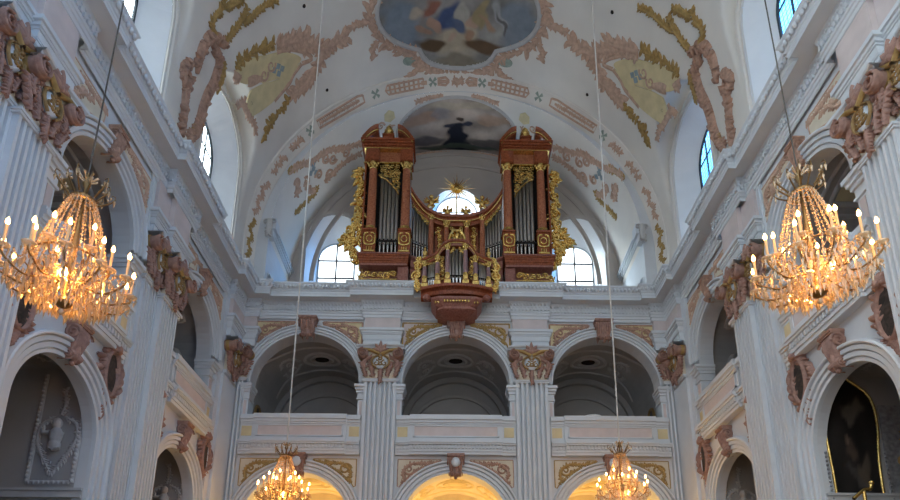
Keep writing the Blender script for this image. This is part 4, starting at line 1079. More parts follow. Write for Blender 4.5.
    # gilt figures on the cornice
    def putto(px, pz, s_, nm_):
        u, v = ox(px), pz; w = wy(u)+.15; mb = MB(To)
        mb.ball((u, v+.5*s_, w+.04), .09*s_, 8, 6); mb.ball((u, v+.27*s_, w), (.12*s_, .17*s_, .1*s_), 8, 6)
        mb.tube([(u-.05*s_, v+.16*s_, w), (u-.1*s_, v+.05*s_, w+.1*s_), (u-.06*s_, v-.05*s_, w+.1*s_)], [.07*s_, .055*s_, .035*s_], 7)
        mb.tube([(u+.05*s_, v+.16*s_, w), (u+.13*s_, v+.03*s_, w+.08*s_), (u+.1*s_, v-.05*s_, w+.02)], [.07*s_, .055*s_, .035*s_], 7)
        mb.tube([(u-.1*s_, v+.38*s_, w), (u-.22*s_, v+.42*s_, w+.05), (u-.3*s_, v+.55*s_, w+.06)], [.05*s_, .04*s_, .03*s_], 6)
        mb.tube([(u+.1*s_, v+.38*s_, w), (u+.22*s_, v+.3*s_, w+.08)], [.05*s_, .03*s_], 6)
        for k in (-1, 1):
            for j in range(4): mb.leaf(u+k*.08*s_, v+.36*s_, pi/2-k*(.5+.35*j), (.32-.03*j)*s_, .05*s_, .04, w-.08)
        for k in range(5): mb.ball((u+.06*s_*cos(k*1.3), v+.56*s_, w+.06*s_*sin(k*1.3)), .045*s_, 5, 4)
        obj(nm_, mb, 'gold', bay)
    putto(431, oz(201), 1.05, 'gilt_putto'); putto(447.5, oz(205), .75, 'gilt_putto')
# sunburst
cx, cz = 0., oz(180, 457)
mb = MB(TO); mb.ball((cx, cz, -.45), (.11, .11, .07), 12, 8)
for i in range(24):
    a = 2*pi*i/24; L_ = .84 if i % 3 == 0 else .62 if i % 3 == 1 else .45
    mb.add([(cx+cos(a)*.09-sin(a)*.04, cz+sin(a)*.09+cos(a)*.04, -.45), (cx+cos(a)*.09+sin(a)*.04, cz+sin(a)*.09-cos(a)*.04, -.45), (cx+cos(a)*.12, cz+sin(a)*.12, -.4), (cx+cos(a)*L_, cz+sin(a)*L_, -.45), (cx+cos(a)*.12, cz+sin(a)*.12, -.5)], [(0, 2, 3), (2, 1, 3), (1, 4, 3), (4, 0, 3)])
mb.box(cx-.025, cx+.025, oz(206), cz, -.5, -.46)
part('gilt_sunburst', mb, 'gold', None, 'gilded sunburst on a rod above the middle')

# small organ case hanging over the gallery edge
YP = 19.45
TP = TB(YP)
def rx(px, py=270): return abs(at(px, py, YP)[0])
def rz(py, px=457): return at(px, py, YP)[1]
CO = thing('choir_organ', 'small red and gilt organ case hanging over the parapet in front of the main organ', 'organ', (0, 19.8, rz(306)))
def pw(u):  # bowed plan
    u = abs(u); return .12-.35*min(1, (u/1.4)**2)
z0, z1 = rz(287), rz(291.5)
us = [-rx(421)+2*rx(421)*i/24 for i in range(25)]
mb = MB(TP); mb.grid([[(u, z1-.12, -.5), (u, z1-.12, pw(u)-.05), (u, z1, pw(u)), (u, z1+.03, pw(u)+.08), (u, z0-.14, pw(u)), (u, z0-.12, pw(u)), (u, z0-.09, pw(u)+.12), (u, z0, pw(u)+.15), (u, z0+.04, pw(u)+.06), (u, z0+.04, -.5)] for u in us], smooth=False)
for e in (0, 24): mb.add([mb.v[k] for k in ()], [])
base = obj('base', mb, 'wood', CO)
mb = MB(TP); mb.box(us[0]+.005, us[0]+.02, z1-.1, z0+.04, -.5, pw(us[0])-.02); mb.box(us[-1]-.02, us[-1]-.005, z1-.1, z0+.04, -.5, pw(us[-1])-.02); obj('side_panel', mb, 'wood', base)
for q in (-1, 1):
    mb = MB(TP); mb.lathe([(.04, 0), (.13, .05), (.14, .16), (.06, .24)], (q*rx(427), z1-.3, pw(1.1)-.05), 10); obj('turned_knob', mb, 'rosemarble', base)
mb = MB(TP); hw0, hw1 = rx(433), rx(437)
rows = []
for py, hw, w in ((296, rx(431), .02), (298, rx(432), 0), (303, rx(435), -.1), (305, rx(436), -.14), (306, rx(439), -.16), (308.5, rx(437.5), -.16), (312, rx(441), -.3), (315, rx(445), -.45), (318, rx(450), -.62)):
    v = at(457, py, YP-w)[1]
    rows.append([(-hw, v, -1.15), (-hw, v, w-.12), (-hw*.7, v, w), (hw*.7, v, w), (hw, v, w-.12), (hw, v, -1.15)])
rows.append([(x_*.9, rows[-1][0][1]-.02, -1.15) for x_, y_, z_ in rows[-1]]); mb.grid(rows, smooth=False); cb = obj('corbel', mb, 'rosemarble', CO)
mb = MB(TP); v = at(457, 300.5, YP+.03)[1]
for i in range(15): u = -rx(436)+2*rx(436)*i/14; mb.ball((u, v, -.03-(.1 if abs(u) > rx(436)*.7 else 0)), (.05, .07, .05), 6, 4)
obj('gilt_bead_row', mb, 'gold', cb)
# case back
zt_in, zt_out = rz(247), rz(256)
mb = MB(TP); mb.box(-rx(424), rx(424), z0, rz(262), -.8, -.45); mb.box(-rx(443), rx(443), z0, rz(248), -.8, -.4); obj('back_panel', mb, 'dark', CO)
for pc, top, m_ in ((424.5, 258, 'lilac'), (437.5, 256, 'lilac'), (447.5, 245, 'lilac'), (465.5, 245, 'lilac'), (475.5, 256, 'lilac'), (488.5, 258, 'lilac')):
    u = at(pc, 270, YP)[0]; w = pw(u)-.04; zt = rz(top); mb = MB(TP)
    mb.box(u-.13, u+.13, z0+.04, z0+.17, w-.2, w+.1); mb.box(u-.1, u+.1, z0+.17, z0+.38, w-.2, w+.07); pd = obj('pedestal', mb, 'wood', CO)
    mb = MB(TP); mb.box(u-.115, u+.115, z0+.06, z0+.2, w, w+.115); mb.box(u-.075, u+.075, z0+.24, z0+.42, w, w+.1); obj('gilt_plate', mb, 'gold', pd)
    column(TP, u, z0+.38, zt, .085, w, CO, m_)
# stepped cornice
for q in (-1, 1):
    Tq = (lambda u, v, w, q=q: (q*u, YP-w, v))
    P = smooth_path([(rx(421), rz(258)), (rx(430), rz(256.5)), (rx(437), rz(254)), (rx(443), rz(247)), (rx(449), rz(243.5)), (0, rz(243))], 5)
    rows = [[(u, v-.2, pw(u)-.5), (u, v-.2, pw(u)), (u, v-.1, pw(u)+.02), (u, v-.06, pw(u)+.1), (u, v, pw(u)+.13), (u, v, pw(u)-.5)] for u, v in P]
    mb = MB(Tq); mb.grid(rows, smooth=False); mb.add(rows[0], [(0, 1, 2, 3, 4, 5)]); cn = obj('curved_cornice', mb, 'wood', CO)
    mb = MB(Tq); mb.tube([(r_[2][0], r_[2][1], r_[2][2]+.02) for r_ in rows], .016, 5); obj('gilt_edge', mb, 'gold', cn)
    # finial
    u = rx(424.5); v = rz(257); mb = MB(Tq); mb.lathe([(.09, v), (.1, v+.06), (.05, v+.1), (.09, v+.2), (.1, v+.28), (.04, v+.36), (.06, v+.42), (.02, v+.5), (.001, v+.54)], (u, 0, pw(u)), 10); obj('gilt_finial', mb, 'gold', cn)
    # broken gable beside the top figure
    P = smooth_path([(rx(449), rz(241)), (rx(450), rz(236)), (rx(454), rz(231)), (rx(455), rz(233))], 5)
    mb = MB(Tq); mb.rel(P, .07, .14, -.02, [1]*len(P)); mb.box(0, rx(448), rz(244), rz(241), -.4, .12); obj('gable_scroll', mb, 'gold', cn)
    # side carving
    mb = MB(Tq)
    for x, y, r_ in ((417, 262, .2), (416.5, 271, .2), (418, 281, .16), (419, 255, .13)): mb.spiral(rx(x), rz(y), r_, 1.6, rnd.uniform(0, 6), 1, .05, .12, -.35, 18)
    mb.acanthus(smooth_path([(rx(420), rz(252)), (rx(417), rz(260)), (rx(418), rz(268)), (rx(415.5), rz(275)), (rx(419), rz(286))], 4), .07, .1, .12, .18, -.35); tag(obj('carved_wing', mb, 'gold', CO), 'gilded leafy side wing')
    # pipes and openwork of the side bays
    for i in range(4):
        u = rx(427.5)+(rx(434.5)-rx(427.5))*(i+.5)/4; pipe(Tq, u, z0+.1, rz(263-.6*i), .036, pw(u)-.12, CO, .28, 8)
    mb = MB(Tq)
    for j in range(5): mb.spiral((rx(442))+rnd.uniform(-.03, .03), rz(259+4.6*j), .11, 1.5, rnd.uniform(0, 6), (-1)**j, .026, .06, pw(.6)-.1, 14)
    obj('gilt_openwork', mb, 'gold', CO); mb = MB(Tq); mb.rel([(rx(427), rz(261)), (rx(435), rz(261))], .02, .04, pw(1.1)-.05)
    for j in range(3): mb.spiral(rx(428+3*j), rz(261), .09, 1.5, rnd.uniform(0, 6), (-1)**j, .02, .05, pw(1.1)-.05, 14)
    obj('gilt_openwork', mb, 'gold', CO)
    mb = MB(Tq); mb.box(rx(444.5), rx(440), z0, rz(258), -.4, -.15); obj('infill', mb, 'wood', CO)
    mb = MB(Tq)
    mb.rel([(.1, rz(248.5)), (.26, rz(253.5))], .02, .04, 0)
    for j in range(3): mb.spiral(.1+.08*j, rz(249+2*j), .08, 1.5, rnd.uniform(0, 6), 1, .02, .05, .0, 12)
    obj('gilt_openwork', mb, 'gold', CO)
for i, dv in enumerate((6, 3, 0, 3, 6)):
    u = (i-2)*.13; pipe(TP, u, z0+.08, rz(249.5+dv*.7), .055, pw(u)-.14, CO, .3, 10)
for q, (a, b) in enumerate(((427, 444), (450, 463), (469, 486))):
    ua, ub = at(a, 280, YP)[0], at(b, 280, YP)[0]; mb = MB(TP); mb.tube([(ua+(ub-ua)*i/4, z0+.42, pw(ua+(ub-ua)*i/4)-.02) for i in range(5)], .02, 4); obj('pipe_rail', mb, 'dark', CO)
mb = MB(TP); v = rz(241); mb.ball((0, v+.42, .02), .07, 8, 6); mb.ball((0, v+.2, 0), (.12, .2, .1), 8, 6)
mb.tube([(-.05, v+.08, .03), (-.12, v+.02, .12), (-.1, v-.05, .12)], [.06, .05, .03], 6); mb.tube([(.05, v+.08, .03), (.12, v+.02, .12), (.1, v-.05, .12)], [.06, .05, .03], 6)
mb.tube([(-.1, v+.3, 0), (-.2, v+.2, .08), (-.1, v+.14, .14)], [.045, .04, .03], 6); mb.tube([(.1, v+.3, 0), (.2, v+.2, .08), (.1, v+.14, .14)], [.045, .04, .03], 6)
obj('gilt_figure', mb, 'gold', CO)

# ================================================================== GALLERY, CHAPEL AND PORCH INTERIORS
def ring(T, u, v, w, ru, rv, wd, h, n=36):
    mb = MB(T); P = [(u+ru*cos(2*pi*i/n), v+rv*sin(2*pi*i/n)) for i in range(n+2)]; mb.rel(P, wd, h, w, [1]*(n+2)); return mb
def barrelE(T, uc, vs, A, Bq): return lambda u, v, w: T(uc+(A-w)*sin(u/A), vs+(Bq-w)*cos(u/A), -v)
def barrelT(T, uc, vs, R, wc=0.):     # onto a barrel whose axis runs away from the viewer: u = arc, v = depth
    return lambda u, v, w: T(uc+(R-w)*sin(u/R), vs+(R-w)*cos(u/R), -v)
for i, c in enumerate(GX):
    Tb = barrelT(TBW, c, 11.7, 2.35)
    for lower in (0, 1):
        Tb = barrelT(TBW, c, 6.3 if lower else 11.7, 2.35); m = 'yellow' if lower else 'greyl'  # porch stucco coloured yellow to carry the warm lamplight on it
        where = ('%s ground floor porch vault' if lower else '%s upper gallery vault') % names[i]
        r = thing('vault_stucco', 'oval stucco moulding with ribs and scrolls on the '+where, 'ceiling stucco', Tb(0, 2.4, 0), 'gallery vault stucco')
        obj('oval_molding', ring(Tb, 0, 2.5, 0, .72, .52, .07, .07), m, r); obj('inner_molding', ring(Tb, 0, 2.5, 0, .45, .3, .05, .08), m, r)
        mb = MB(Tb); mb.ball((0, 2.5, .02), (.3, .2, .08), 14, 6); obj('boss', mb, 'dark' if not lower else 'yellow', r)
        mb = MB(Tb)
        for q in (-1, 1):
            for e in (-1, 1):
                mb.acanthus(smooth_path([(q*.9, 2.5+e*.1), (q*1.2, 2.5+e*.5), (q*1.6, 2.5+e*.6), (q*1.7, 2.5+e*.25)], 4), .07, .05, .2, .16); mb.spiral(q*1.35, 2.5+e*.25, .18, 1.4, 0, q*e, .05, .05, 0, 14)
            mb.rel(smooth_path([(q*2.6, .9), (q*1.7, 1.35), (q*.8, 1.5), (0, 1.55)], 4), .06, .05); mb.rel(smooth_path([(q*2.6, 3.6), (q*1.7, 3.25), (q*.8, 3.4), (0, 3.45)], 4), .06, .05)
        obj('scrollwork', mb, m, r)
    mb = MB(TBW); mb.arch(c, 11.2, 1.9, [(0, -4.19), (0, -4.1), (.12, -4.08), (.2, -4.1), (.2, -4.19)], 30, legs=2); mb.arch(c, 11.7, 2.1, [(0, -4.19), (0, -4.0), (.24, -4.0)], 30, legs=2)
    struct('trim_%d' % tn[0], mb, 'grey'); tn[0] += 1
def picture(T, u, v, w, a, b, lab, arch=False, name='picture', cat='picture', m='gold'):
    r = thing(name, lab, cat, T(u, v-b, w)); n = 24
    P = [(u+a*cos(2*pi*i/n), v+b*sin(2*pi*i/n)) for i in range(n)] if not arch else [(u-a, v-b), (u+a, v-b)]+[(u+a*cos(pi*i/14), v+b-a+a*sin(pi*i/14)) for i in range(15)]
    mb = MB(T); mb.prism(P, w-.02, w+.02); obj('canvas', mb, 'oil', r)
    mb = MB(T); Pc = P+P[:2]; mb.rel(Pc, .07, .09, w, [1]*len(Pc)); obj('frame', mb, m, r); return r
# pictures seen in the galleries
r = picture(TBW, .0, 10.75, -4.1, .42, .35, 'dark framed picture on the back wall of the middle upper gallery', m='brown')
mb = MB(TBW)
for k in range(-2, 3): mb.leaf(0, 11.05, pi/2-k*.6, .3, .06, .1, -4.1)
obj('crest', mb, 'brown', r)
Tsl = lambda u, v, w: (-5.58-2.34+w, u, v)
picture(Tsl, 22.6, 11.05, .02, .35, .6, 'dark oval picture on the left side wall of the left upper gallery', m='brown')
Tsr = lambda u, v, w: (5.58+2.34-w, u, v)
picture(Tsr, 22.6, 11.05, .02, .38, .62, 'dark oval picture on the right side wall of the right upper gallery', m='brown')
# side galleries: coffer frames on the vaults
for sd in (-1, 1):
    Ts = TS(sd, XW); nm = SIDE[sd]
    for k in (1, 2):
        c = UP[k][0]; Tb = barrelT(Ts, c, 11.6, 1.75)
        r = thing('ceiling_panel', 'framed ochre ceiling panel inside the %s upper side gallery on the %s' % (('near', 'far')[k-1], nm), 'ceiling panel', Tb(0, 2, 0), 'side gallery ceiling panels')
        mb = MB(Tb); mb.prism([(-1.1, 1.3), (1.1, 1.3), (1.1, 3.1), (-1.1, 3.1)], -.03, .02) if False else mb.grid([[(-1.0+2.0*i/12, v, .015) for i in range(13)] for v in (1.3, 2.2, 3.1)]); obj('field', mb, 'yellow', r)
        mb = MB(Tb)
        for o_, w_ in ((1.08, .07), (1.35, .06)):
            P = [(-o_+2*o_*i/10, 1.3-(o_-1.0)) for i in range(11)]; mb.rel(P, w_, .06)
            P = [(-o_+2*o_*i/10, 3.1+(o_-1.0)) for i in range(11)]; mb.rel(P, w_, .06)
            for q in (-1, 1): mb.rel([(q*o_, 1.3-(o_-1)), (q*o_, 3.1+(o_-1))], w_, .06)
        obj('frame', mb, 'greyl', r)
        mb = MB(Ts)   # bands on the far cross wall
        uw = c+1.74
        mb = MB(lambda u, v, w, sd=sd, uw=uw: (sd*(XW-u), uw-w, v))
        mb.arch(-2.4, 11.3, 1.2, [(0, 0), (0, .06), (.1, .08), (.2, .06), (.2, 0)], 20, legs=2.3); struct('trim_%d' % tn[0], mb, 'greyl'); tn[0] += 1
        # chapel below
        c2 = LO[k][0]; Tb = barrelE(Ts, c2, 8.3, LO[k][1]+.03, .5)
        r = thing('vault_stucco', 'grey oval stucco ring with scrolls on the vault of the %s chapel on the %s' % (('near', 'far')[k-1], nm), 'ceiling stucco', Tb(0, 2, 0), 'chapel vault stucco')
        obj('oval_molding', ring(Tb, .2, 2.1, 0, .75, .45, .06, .06), 'greyl', r); obj('inner_molding', ring(Tb, .2, 2.1, 0, .5, .28, .05, .05), 'greyl', r)
        mb = MB(Tb)
        for q in (-1, 1): mb = MB(Tb); mb.acanthus(smooth_path([(.2+q*.85, 2.1), (.2+q*1.1, 1.6), (.2+q*1.5, 1.4)], 4), .06, .05, .15, .14); obj('scrollwork', mb, 'greyl', r); mb = MB(Tb); mb.acanthus(smooth_path([(.2+q*.85, 2.1), (.2+q*1.1, 2.6), (.2+q*1.5, 2.8)], 4), .06, .05, .15, .14); obj('scrollwork', mb, 'greyl', r)
        # niche arch on the chapel's outer wall
        Tn = TS(sd, XW+3.8); mb = MB(Tn); mb.arch(c2, 5.4, 1.15, [(0, 0), (0, .1), (.12, .14), (.24, .1), (.24, 0)], 24, legs=4); struct('trim_%d' % tn[0], mb, 'greyl'); tn[0] += 1
        mb = MB(Tn); mb.pane(c2, 1.14, .5, 5.4, .02); struct('wall_'+nm, mb, 'grey')
        if sd > 0 and k == 1: continue
        # beaded panel with putto relief on the far cross wall
        uw = c2+LO[k][1]+.02; Tf = lambda u, v, w, sd=sd, uw=uw: (sd*(XW+u), uw-w, v)
        r = thing('putto_panel', 'beaded grey stucco panel with a putto relief, inner pier of the %s %s chapel' % (('near', 'far')[k-1], nm), 'stucco panel', Tf(1., 5.5, 0), 'chapel putto panels')
        UA, UB_, VA, VM = .36, 1.35, 5.56, 8.2
        mb = MB(Tf)
        for u0, v0, u1, v1 in ((UA, VA, UA, VM), (UB_, VA, UB_, VM), (UA, VA, UB_, VA)):
            mb.rel([(u0, v0), (u1, v1)], .06, .04); n = int(hypot(u1-u0, v1-v0)/.1)
            for i in range(n): t = (i+.5)/n; mb.ball((u0+(u1-u0)*t, v0+(v1-v0)*t, .03), .045, 6, 4)
        obj('beaded_frame', mb, 'greyl', r)
        mb = MB(Tf); u, v = .84, 6.62
        mb.ball((u, v+.32, .1), (.11, .13, .11), 10, 8); mb.ball((u, v+.02, .08), (.15, .22, .12), 10, 8); mb.ball((u, v-.2, .08), (.14, .13, .12), 10, 8)
        mb.tube([(u-.06, v-.25, .08), (u-.1, v-.45, .14), (u-.03, v-.68, .07)], [.085, .07, .04], 8); mb.tube([(u+.06, v-.25, .08), (u+.1, v-.42, .16), (u+.05, v-.64, .06)], [.085, .07, .04], 8)
        mb.tube([(u-.13, v+.12, .08), (u-.28, v+.02, .12), (u-.22, v-.14, .14)], [.06, .05, .035], 8); mb.tube([(u+.13, v+.12, .08), (u+.28, v+.08, .12), (u+.26, v+.24, .12)], [.06, .05, .035], 8)
        mb.tube([(u, v+.15, .08), (u, v+.25, .09)], .06, 8)
        o = obj('putto_relief', mb, 'greyl', r); rm = o.modifiers.new('remesh', 'REMESH'); rm.mode = 'VOXEL'; rm.voxel_size = .022; rm.use_smooth_shade = True
        mb = MB(Tf)
        mb.acanthus(smooth_path([(u, v+.55), (u-.05, v+.85), (u+.02, v+1.2)], 4), .05, .06, .12, .14)
        for q in (-1, 1): mb.acanthus(smooth_path([(u+q*.1, v+.5), (u+q*.4, v+.3), (u+q*.42, v-.1), (u+q*.2, v-.55), (u, v-.85)], 4), .05, .06, .12, .13)
        obj('garland', mb, 'greyl', r)
# altar picture and its stucco in the near right chapel
c2 = LO[1][0]; uw = c2+LO[1][1]+.01
Tf = lambda u, v, w: (XW+u, uw-w, v)
r = thing('altar_picture', 'tall dark altar painting in a thin gold arched frame inside the near right chapel', 'painting', Tf(.95, 4.5, 0))
a, b = .31, 1.38; top = 8.3
P = smooth_path([(a, 3.6), (b, 3.6), (b, 5.2), (b+.05, 6.3), (b+.16, 7.1), (b+.1, 7.8), (b-.3, 8.2), (.8, 8.35), (a, 8.1), (a, 6)], 3)
fresco('picture', Tf, P, blobs((.018, .015, .013), [(.2, .0, .3, .12, .3, (.10, .075, .055), .8), (-.1, .2, .2, .12, 0, (.09, .06, .045), .7), (.0, -.1, .5, .08, -.4, (.06, .05, .045), .8), (.15, .62, .5, .1, .1, (.12, .10, .08), .7), (-.2, .3, .08, .06, 0, (.16, .11, .08), .8)], 5), r, (30, 60))
mb = MB(Tf); Pc = P+P[:2]; mb.rel(Pc, .035, .06, 0, [1]*len(Pc)); obj('frame', mb, 'gold', r)
r = thing('stucco_surround', 'silvery gilded stucco border around the dark altar painting, near right chapel', 'stucco ornament', Tf(1.9, 4, 0))
mb = MB(Tf); mb.prism([(1.5, 3.4), (3.6, 3.4), (3.6, 7.6), (1.65, 7.6)], -.02, .02); obj('ground', mb, 'silver', r)
mb = MB(Tf); mb.acanthus(smooth_path([(2.1, 4), (2.0, 4.8), (2.2, 5.8), (2.2, 7)], 5), .1, .09, .16, .26)
for i in range(12): mb.spiral(2.1+rnd.uniform(-.3, .35), 4+.22*i, .14, 1.5, rnd.uniform(0, 6), 1, .04, .07, .02, 14)
obj('gilt_foliage', mb, 'dullgold', r)
mb = MB(Tf); 
for i in range(29): mb.ball((1.58, 3.6+i*.1, .04), .035, 6, 4); mb.ball((.2, 3.6+i*.1, .04), .035, 6, 4)
obj('bead_row', mb, 'silver', r)
x, z = at(868, 490, 12.6); r = thing('statuette', 'small gilt hand-like ornament tip below the dark altar painting, right edge', 'ornament', (x, 12.6, z-.3))
mb = MB(); mb.tube(smooth_path([(x-.35, 12.6, z-.2), (x-.1, 12.6, z), (x+.05, 12.6, z+.02), (x+.1, 12.6, z+.14)], 4), .04, 8); mb.ball((x+.1, 12.6, z+.17), .06, 8, 6); mb.tube([(x-.1, 12.6, z), (x-.1, 12.6, z-1.2), (x-.1, 13.4, z-1.3)], .04, 8); obj('arm', mb, 'gold', r)

# ================================================================== CHANDELIERS
def make_chandelier(name, label):
    r = thing(name, label, 'chandelier', (0, 0, 0), 'crystal chandeliers')
    def P(n, mb, m, par=None): return obj(n, mb, m, par or r)
    sw = lambda u, v, w: (u, w, v)      # lathe axis is vertical
    mb = MB(sw); mb.lathe([(.001, .1), (.06, .12), (.1, .16), (.11, .18), (.08, .21), (.04, .28), (.035, .6), (.06, .66), (.035, .8), (.05, 1.1), (.03, 1.3), (.03, 1.72), (.001, 1.74)], (0, 0, 0), 14); P('stem', mb, 'brass')
    mb = MB(sw); mb.lathe([(.001, 0), (.03, .02), (.045, .05), (.03, .085), (.001, .1)], (0, 0, 0), 10); P('pendant_ball', mb, 'crystal')
    mb = MB(sw); mb.lathe([(.14, 1.72), (.165, 1.73), (.165, 1.77), (.14, 1.79), (.13, 1.76), (.14, 1.72)], (0, 0, 0), 20); cr = P('crown_ring', mb, 'brass')
    mb = MB()
    for k in range(4):
        a = k*pi/2; mb.tube([(0, 0, 1.74), (.17*cos(a), .17*sin(a), 1.76)], .012, 5)
    P('spoke', mb, 'brassd', cr)
    for k in range(12):                                                          # crown fronds
        a = 2*pi*k/12; mb = MB(); L_ = 1 if k % 2 else .8
        mb.tube([(cos(a)*q*L_, sin(a)*q*L_, z) for q, z in ((.18, 1.78), (.24, 1.84), (.32, 1.92), (.37, 2.0), (.36, 2.05), (.31, 2.04))], [.014, .013, .012, .01, .008, .006], 5)
        f = P('crown_frond', mb, 'brassd')
        mb = MB(sw); mb.octa((cos(a)*.36*L_, 1.95, sin(a)*.36*L_), .022, .09); mb.octa((cos(a)*.31*L_, 1.99, sin(a)*.31*L_), .018, .06); mb.ball((cos(a)*.28*L_, 1.94, sin(a)*.28*L_), .02, 6, 4); P('crystal_drop', mb, 'crystal', f)
    mb = MB(sw); mb.lathe([(.001, 1.74), (.03, 1.8), (.02, 1.95), (.06, 2.02), (.03, 2.08), (.05, 2.12), (.015, 2.17), (.012, 2.22)], (0, 0, 0), 10); P('finial', mb, 'brassd')
    for k in range(8):                                                           # petals at the very top
        a = 2*pi*k/8; mb = MB(); mb.tube([(0, 0, 2.05), (cos(a)*.07, sin(a)*.07, 2.1), (cos(a)*.13, sin(a)*.13, 2.16)], [.012, .01, .018], 5); P('top_petal', mb, 'crystal')
    # strands of beads from the crown down to the hoop, and under the hoop
    mb = MB(sw); mb.lathe([(.415, .755), (.43, .76), (.43, .775), (.415, .78), (.415, .755)], (0, 0, 0), 28); P('hoop', mb, 'brass')
    for k in range(24):
        a = 2*pi*k/24; mb = MB(sw); n = 17
        for i in range(n):
            t = i/(n-1); rad = .16+.27*t**.85; z = 1.73-.96*t; mb.octa((cos(a)*rad, z, sin(a)*rad), .018+.006*(i % 3 == 0), .032)
        mb.tube([(cos(a)*(.16+.27*(i/8)**.85), 1.73-.96*i/8, sin(a)*(.16+.27*(i/8)**.85)) for i in range(9)], .004, 3)
        P('crystal_strand', mb, 'crystal')
    for k in range(20):
        a = 2*pi*(k+.5)/20; mb = MB(sw); n = 11
        for i in range(n):
            t = i/(n-1); rad = .42-.25*t; z = .75-.52*t-.12*sin(pi*t); mb.octa((cos(a)*rad, z, sin(a)*rad), .02, .034)
        mb.tube([(cos(a)*(.42-.25*i/8), .75-.52*i/8-.12*sin(pi*i/8), sin(a)*(.42-.25*i/8)) for i in range(9)], .004, 3)
        P('basket_strand', mb, 'crystal')
    def arm(a, R, zh, z0, drop):
        ca, sa = cos(a), sin(a); mb = MB()
        pth = smooth_path([(.12, z0), (R*.35, z0-drop*.3), (R*.62, z0-drop), (R*.86, z0-drop*.55), (R, zh-.08), (R, zh-.02)], 3)
        mb.tube([(q*ca, q*sa, z) for q, z in pth], .014, 6)
        mb.tube([(q*ca, q*sa, z) for q, z in smooth_path([(R*.62, z0-drop), (R*.6, z0-drop+.12), (R*.7, z0-drop+.16), (R*.74, z0-drop+.08)], 3)], .01, 5)
        ar = P('arm', mb, 'brass')
        mb = MB(sw); mb.lathe([(.02, zh-.03), (.08, zh), (.085, zh+.015), (.02, zh+.01), (.025, zh+.05)], (R*ca, 0, R*sa), 12); P('drip_dish', mb, 'crystal', ar)
        mb = MB(sw)
        for i in range(6):
            b = 2*pi*i/6; mb.octa((R*ca+.075*cos(b), zh-.05, R*sa+.075*sin(b)), .016, .065)
        for q in (.3, .45, .62, .78, .9):
            z = [z for qq, z in pth if qq >= R*q][0]; mb.octa((R*q*ca, z-.06, R*q*sa), .024, .10 if q != .62 else .16); mb.ball((R*q*ca, z-.02, R*q*sa), .014, 5, 4)
        mb.tube([(q*ca, z-.03, q*sa) for q, z in pth[3:]], .004, 3); mb.tube([(R*ca+.075*cos(2*pi*i/6), zh-.04, R*sa+.075*sin(2*pi*i/6)) for i in range(7)], .004, 3)
        P('crystal_fringe', mb, 'crystal', ar)
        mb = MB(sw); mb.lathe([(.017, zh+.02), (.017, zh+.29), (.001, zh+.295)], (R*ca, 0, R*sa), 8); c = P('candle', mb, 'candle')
        mb = MB(sw); mb.lathe([(.001, zh+.285), (.02, zh+.31), (.026, zh+.335), (.015, zh+.37), (.001, zh+.4)], (R*ca, 0, R*sa), 8); P('flame', mb, 'flame', c)
    for k in range(12): arm(2*pi*(k+.5)/12, .73+.03*(k % 2), .5+.04*(k % 2), .44, .13)
    for k in range(6): arm(2*pi*(k+.25)/6, .44, .82, .66, .1)
    mb = MB(sw); mb.lathe([(.001, .42), (.03, .44), (.05, .5), (.03, .56), (.001, .6)], (0.02, 0, -.2), 8); l = P('lamp_bulb', mb, 'flame')
    # outer swags of crystal between the arms
    for k in range(12):
        mb = MB(sw); a0, a1 = 2*pi*(k+.5)/12, 2*pi*(k+1.5)/12
        for i in range(11):
            t = i/10; a = a0+(a1-a0)*t; R = .64; z = .58-.16*sin(pi*t); mb.octa((cos(a)*R, z, sin(a)*R), .017, .026)
            if i in (3, 5, 7): mb.octa((cos(a)*R, z-.07, sin(a)*R), .024, .10)
        mb.tube([(cos(a0+(a1-a0)*i/10)*.64, .58-.16*sin(pi*i/10), sin(a0+(a1-a0)*i/10)*.64) for i in range(11)], .004, 3)
        P('crystal_swag', mb, 'crystal')
        mb = MB(sw); a = 2*pi*(k+1)/12
        for q, z in ((.62, .36), (.5, .32), (.4, .26), (.3, .2), (.2, .14)):
            mb.octa((cos(a)*q, z, sin(a)*q), .028, .13); mb.octa((cos(a+.25)*q, z+.03, sin(a+.25)*q), .024, .10)
        for aa, dz in ((a, .04), (a+.25, .07)): mb.tube([(cos(aa)*q, z+dz, sin(aa)*q) for q, z in ((.62, .36), (.5, .32), (.4, .26), (.3, .2), (.2, .14))], .004, 3)
        P('crystal_pendant', mb, 'crystal')
    return r
CH = [((-5.19, 7.0, 5.96), 'large lit crystal chandelier hanging before the left nave wall'), ((4.72, 7.0, 6.25), 'large lit crystal chandelier hanging before the right nave wall'),
      ((-5.13, 17.4, 5.98), 'smaller looking lit chandelier before the left lower gallery arch'), ((4.97, 17.4, 6.12), 'smaller looking lit chandelier before the right lower gallery arch')]
ch0 = make_chandelier('chandelier', CH[0][1])
chs = [ch0]+[dup(ch0, p, l) for p, l in CH[1:]]
ch0.location = CH[0][0]
tops = [(-5.15, 7.0), (4.55, 7.0)]
for px in (323.5, 592):
    p = TV()(*vuv(px, -4), 0); tops.append((p[0], p[1]))
for c, (p, _), (tx, ty) in zip(chs, CH, tops):
    WL[c.name] = Vector(p); tz = ztop(tx, ty)-.02; ra = -.25*(1 if p[0] < 0 else 2.1); dx_, dy_ = tx-p[0], ty-p[1]; ex = (p[0]+dx_*cos(ra)-dy_*sin(ra), p[1]+dx_*sin(ra)+dy_*cos(ra), tz); mb = MB(); mb.tube([(p[0], p[1], p[2]+2.2), ex], .011 if p[1] < 10 else .024, 6); obj('cable', mb, 'darkcable' if p[1] < 10 else 'cable', c)
    c.rotation_euler.z = .25*(1 if p[0] < 0 else 2.1)

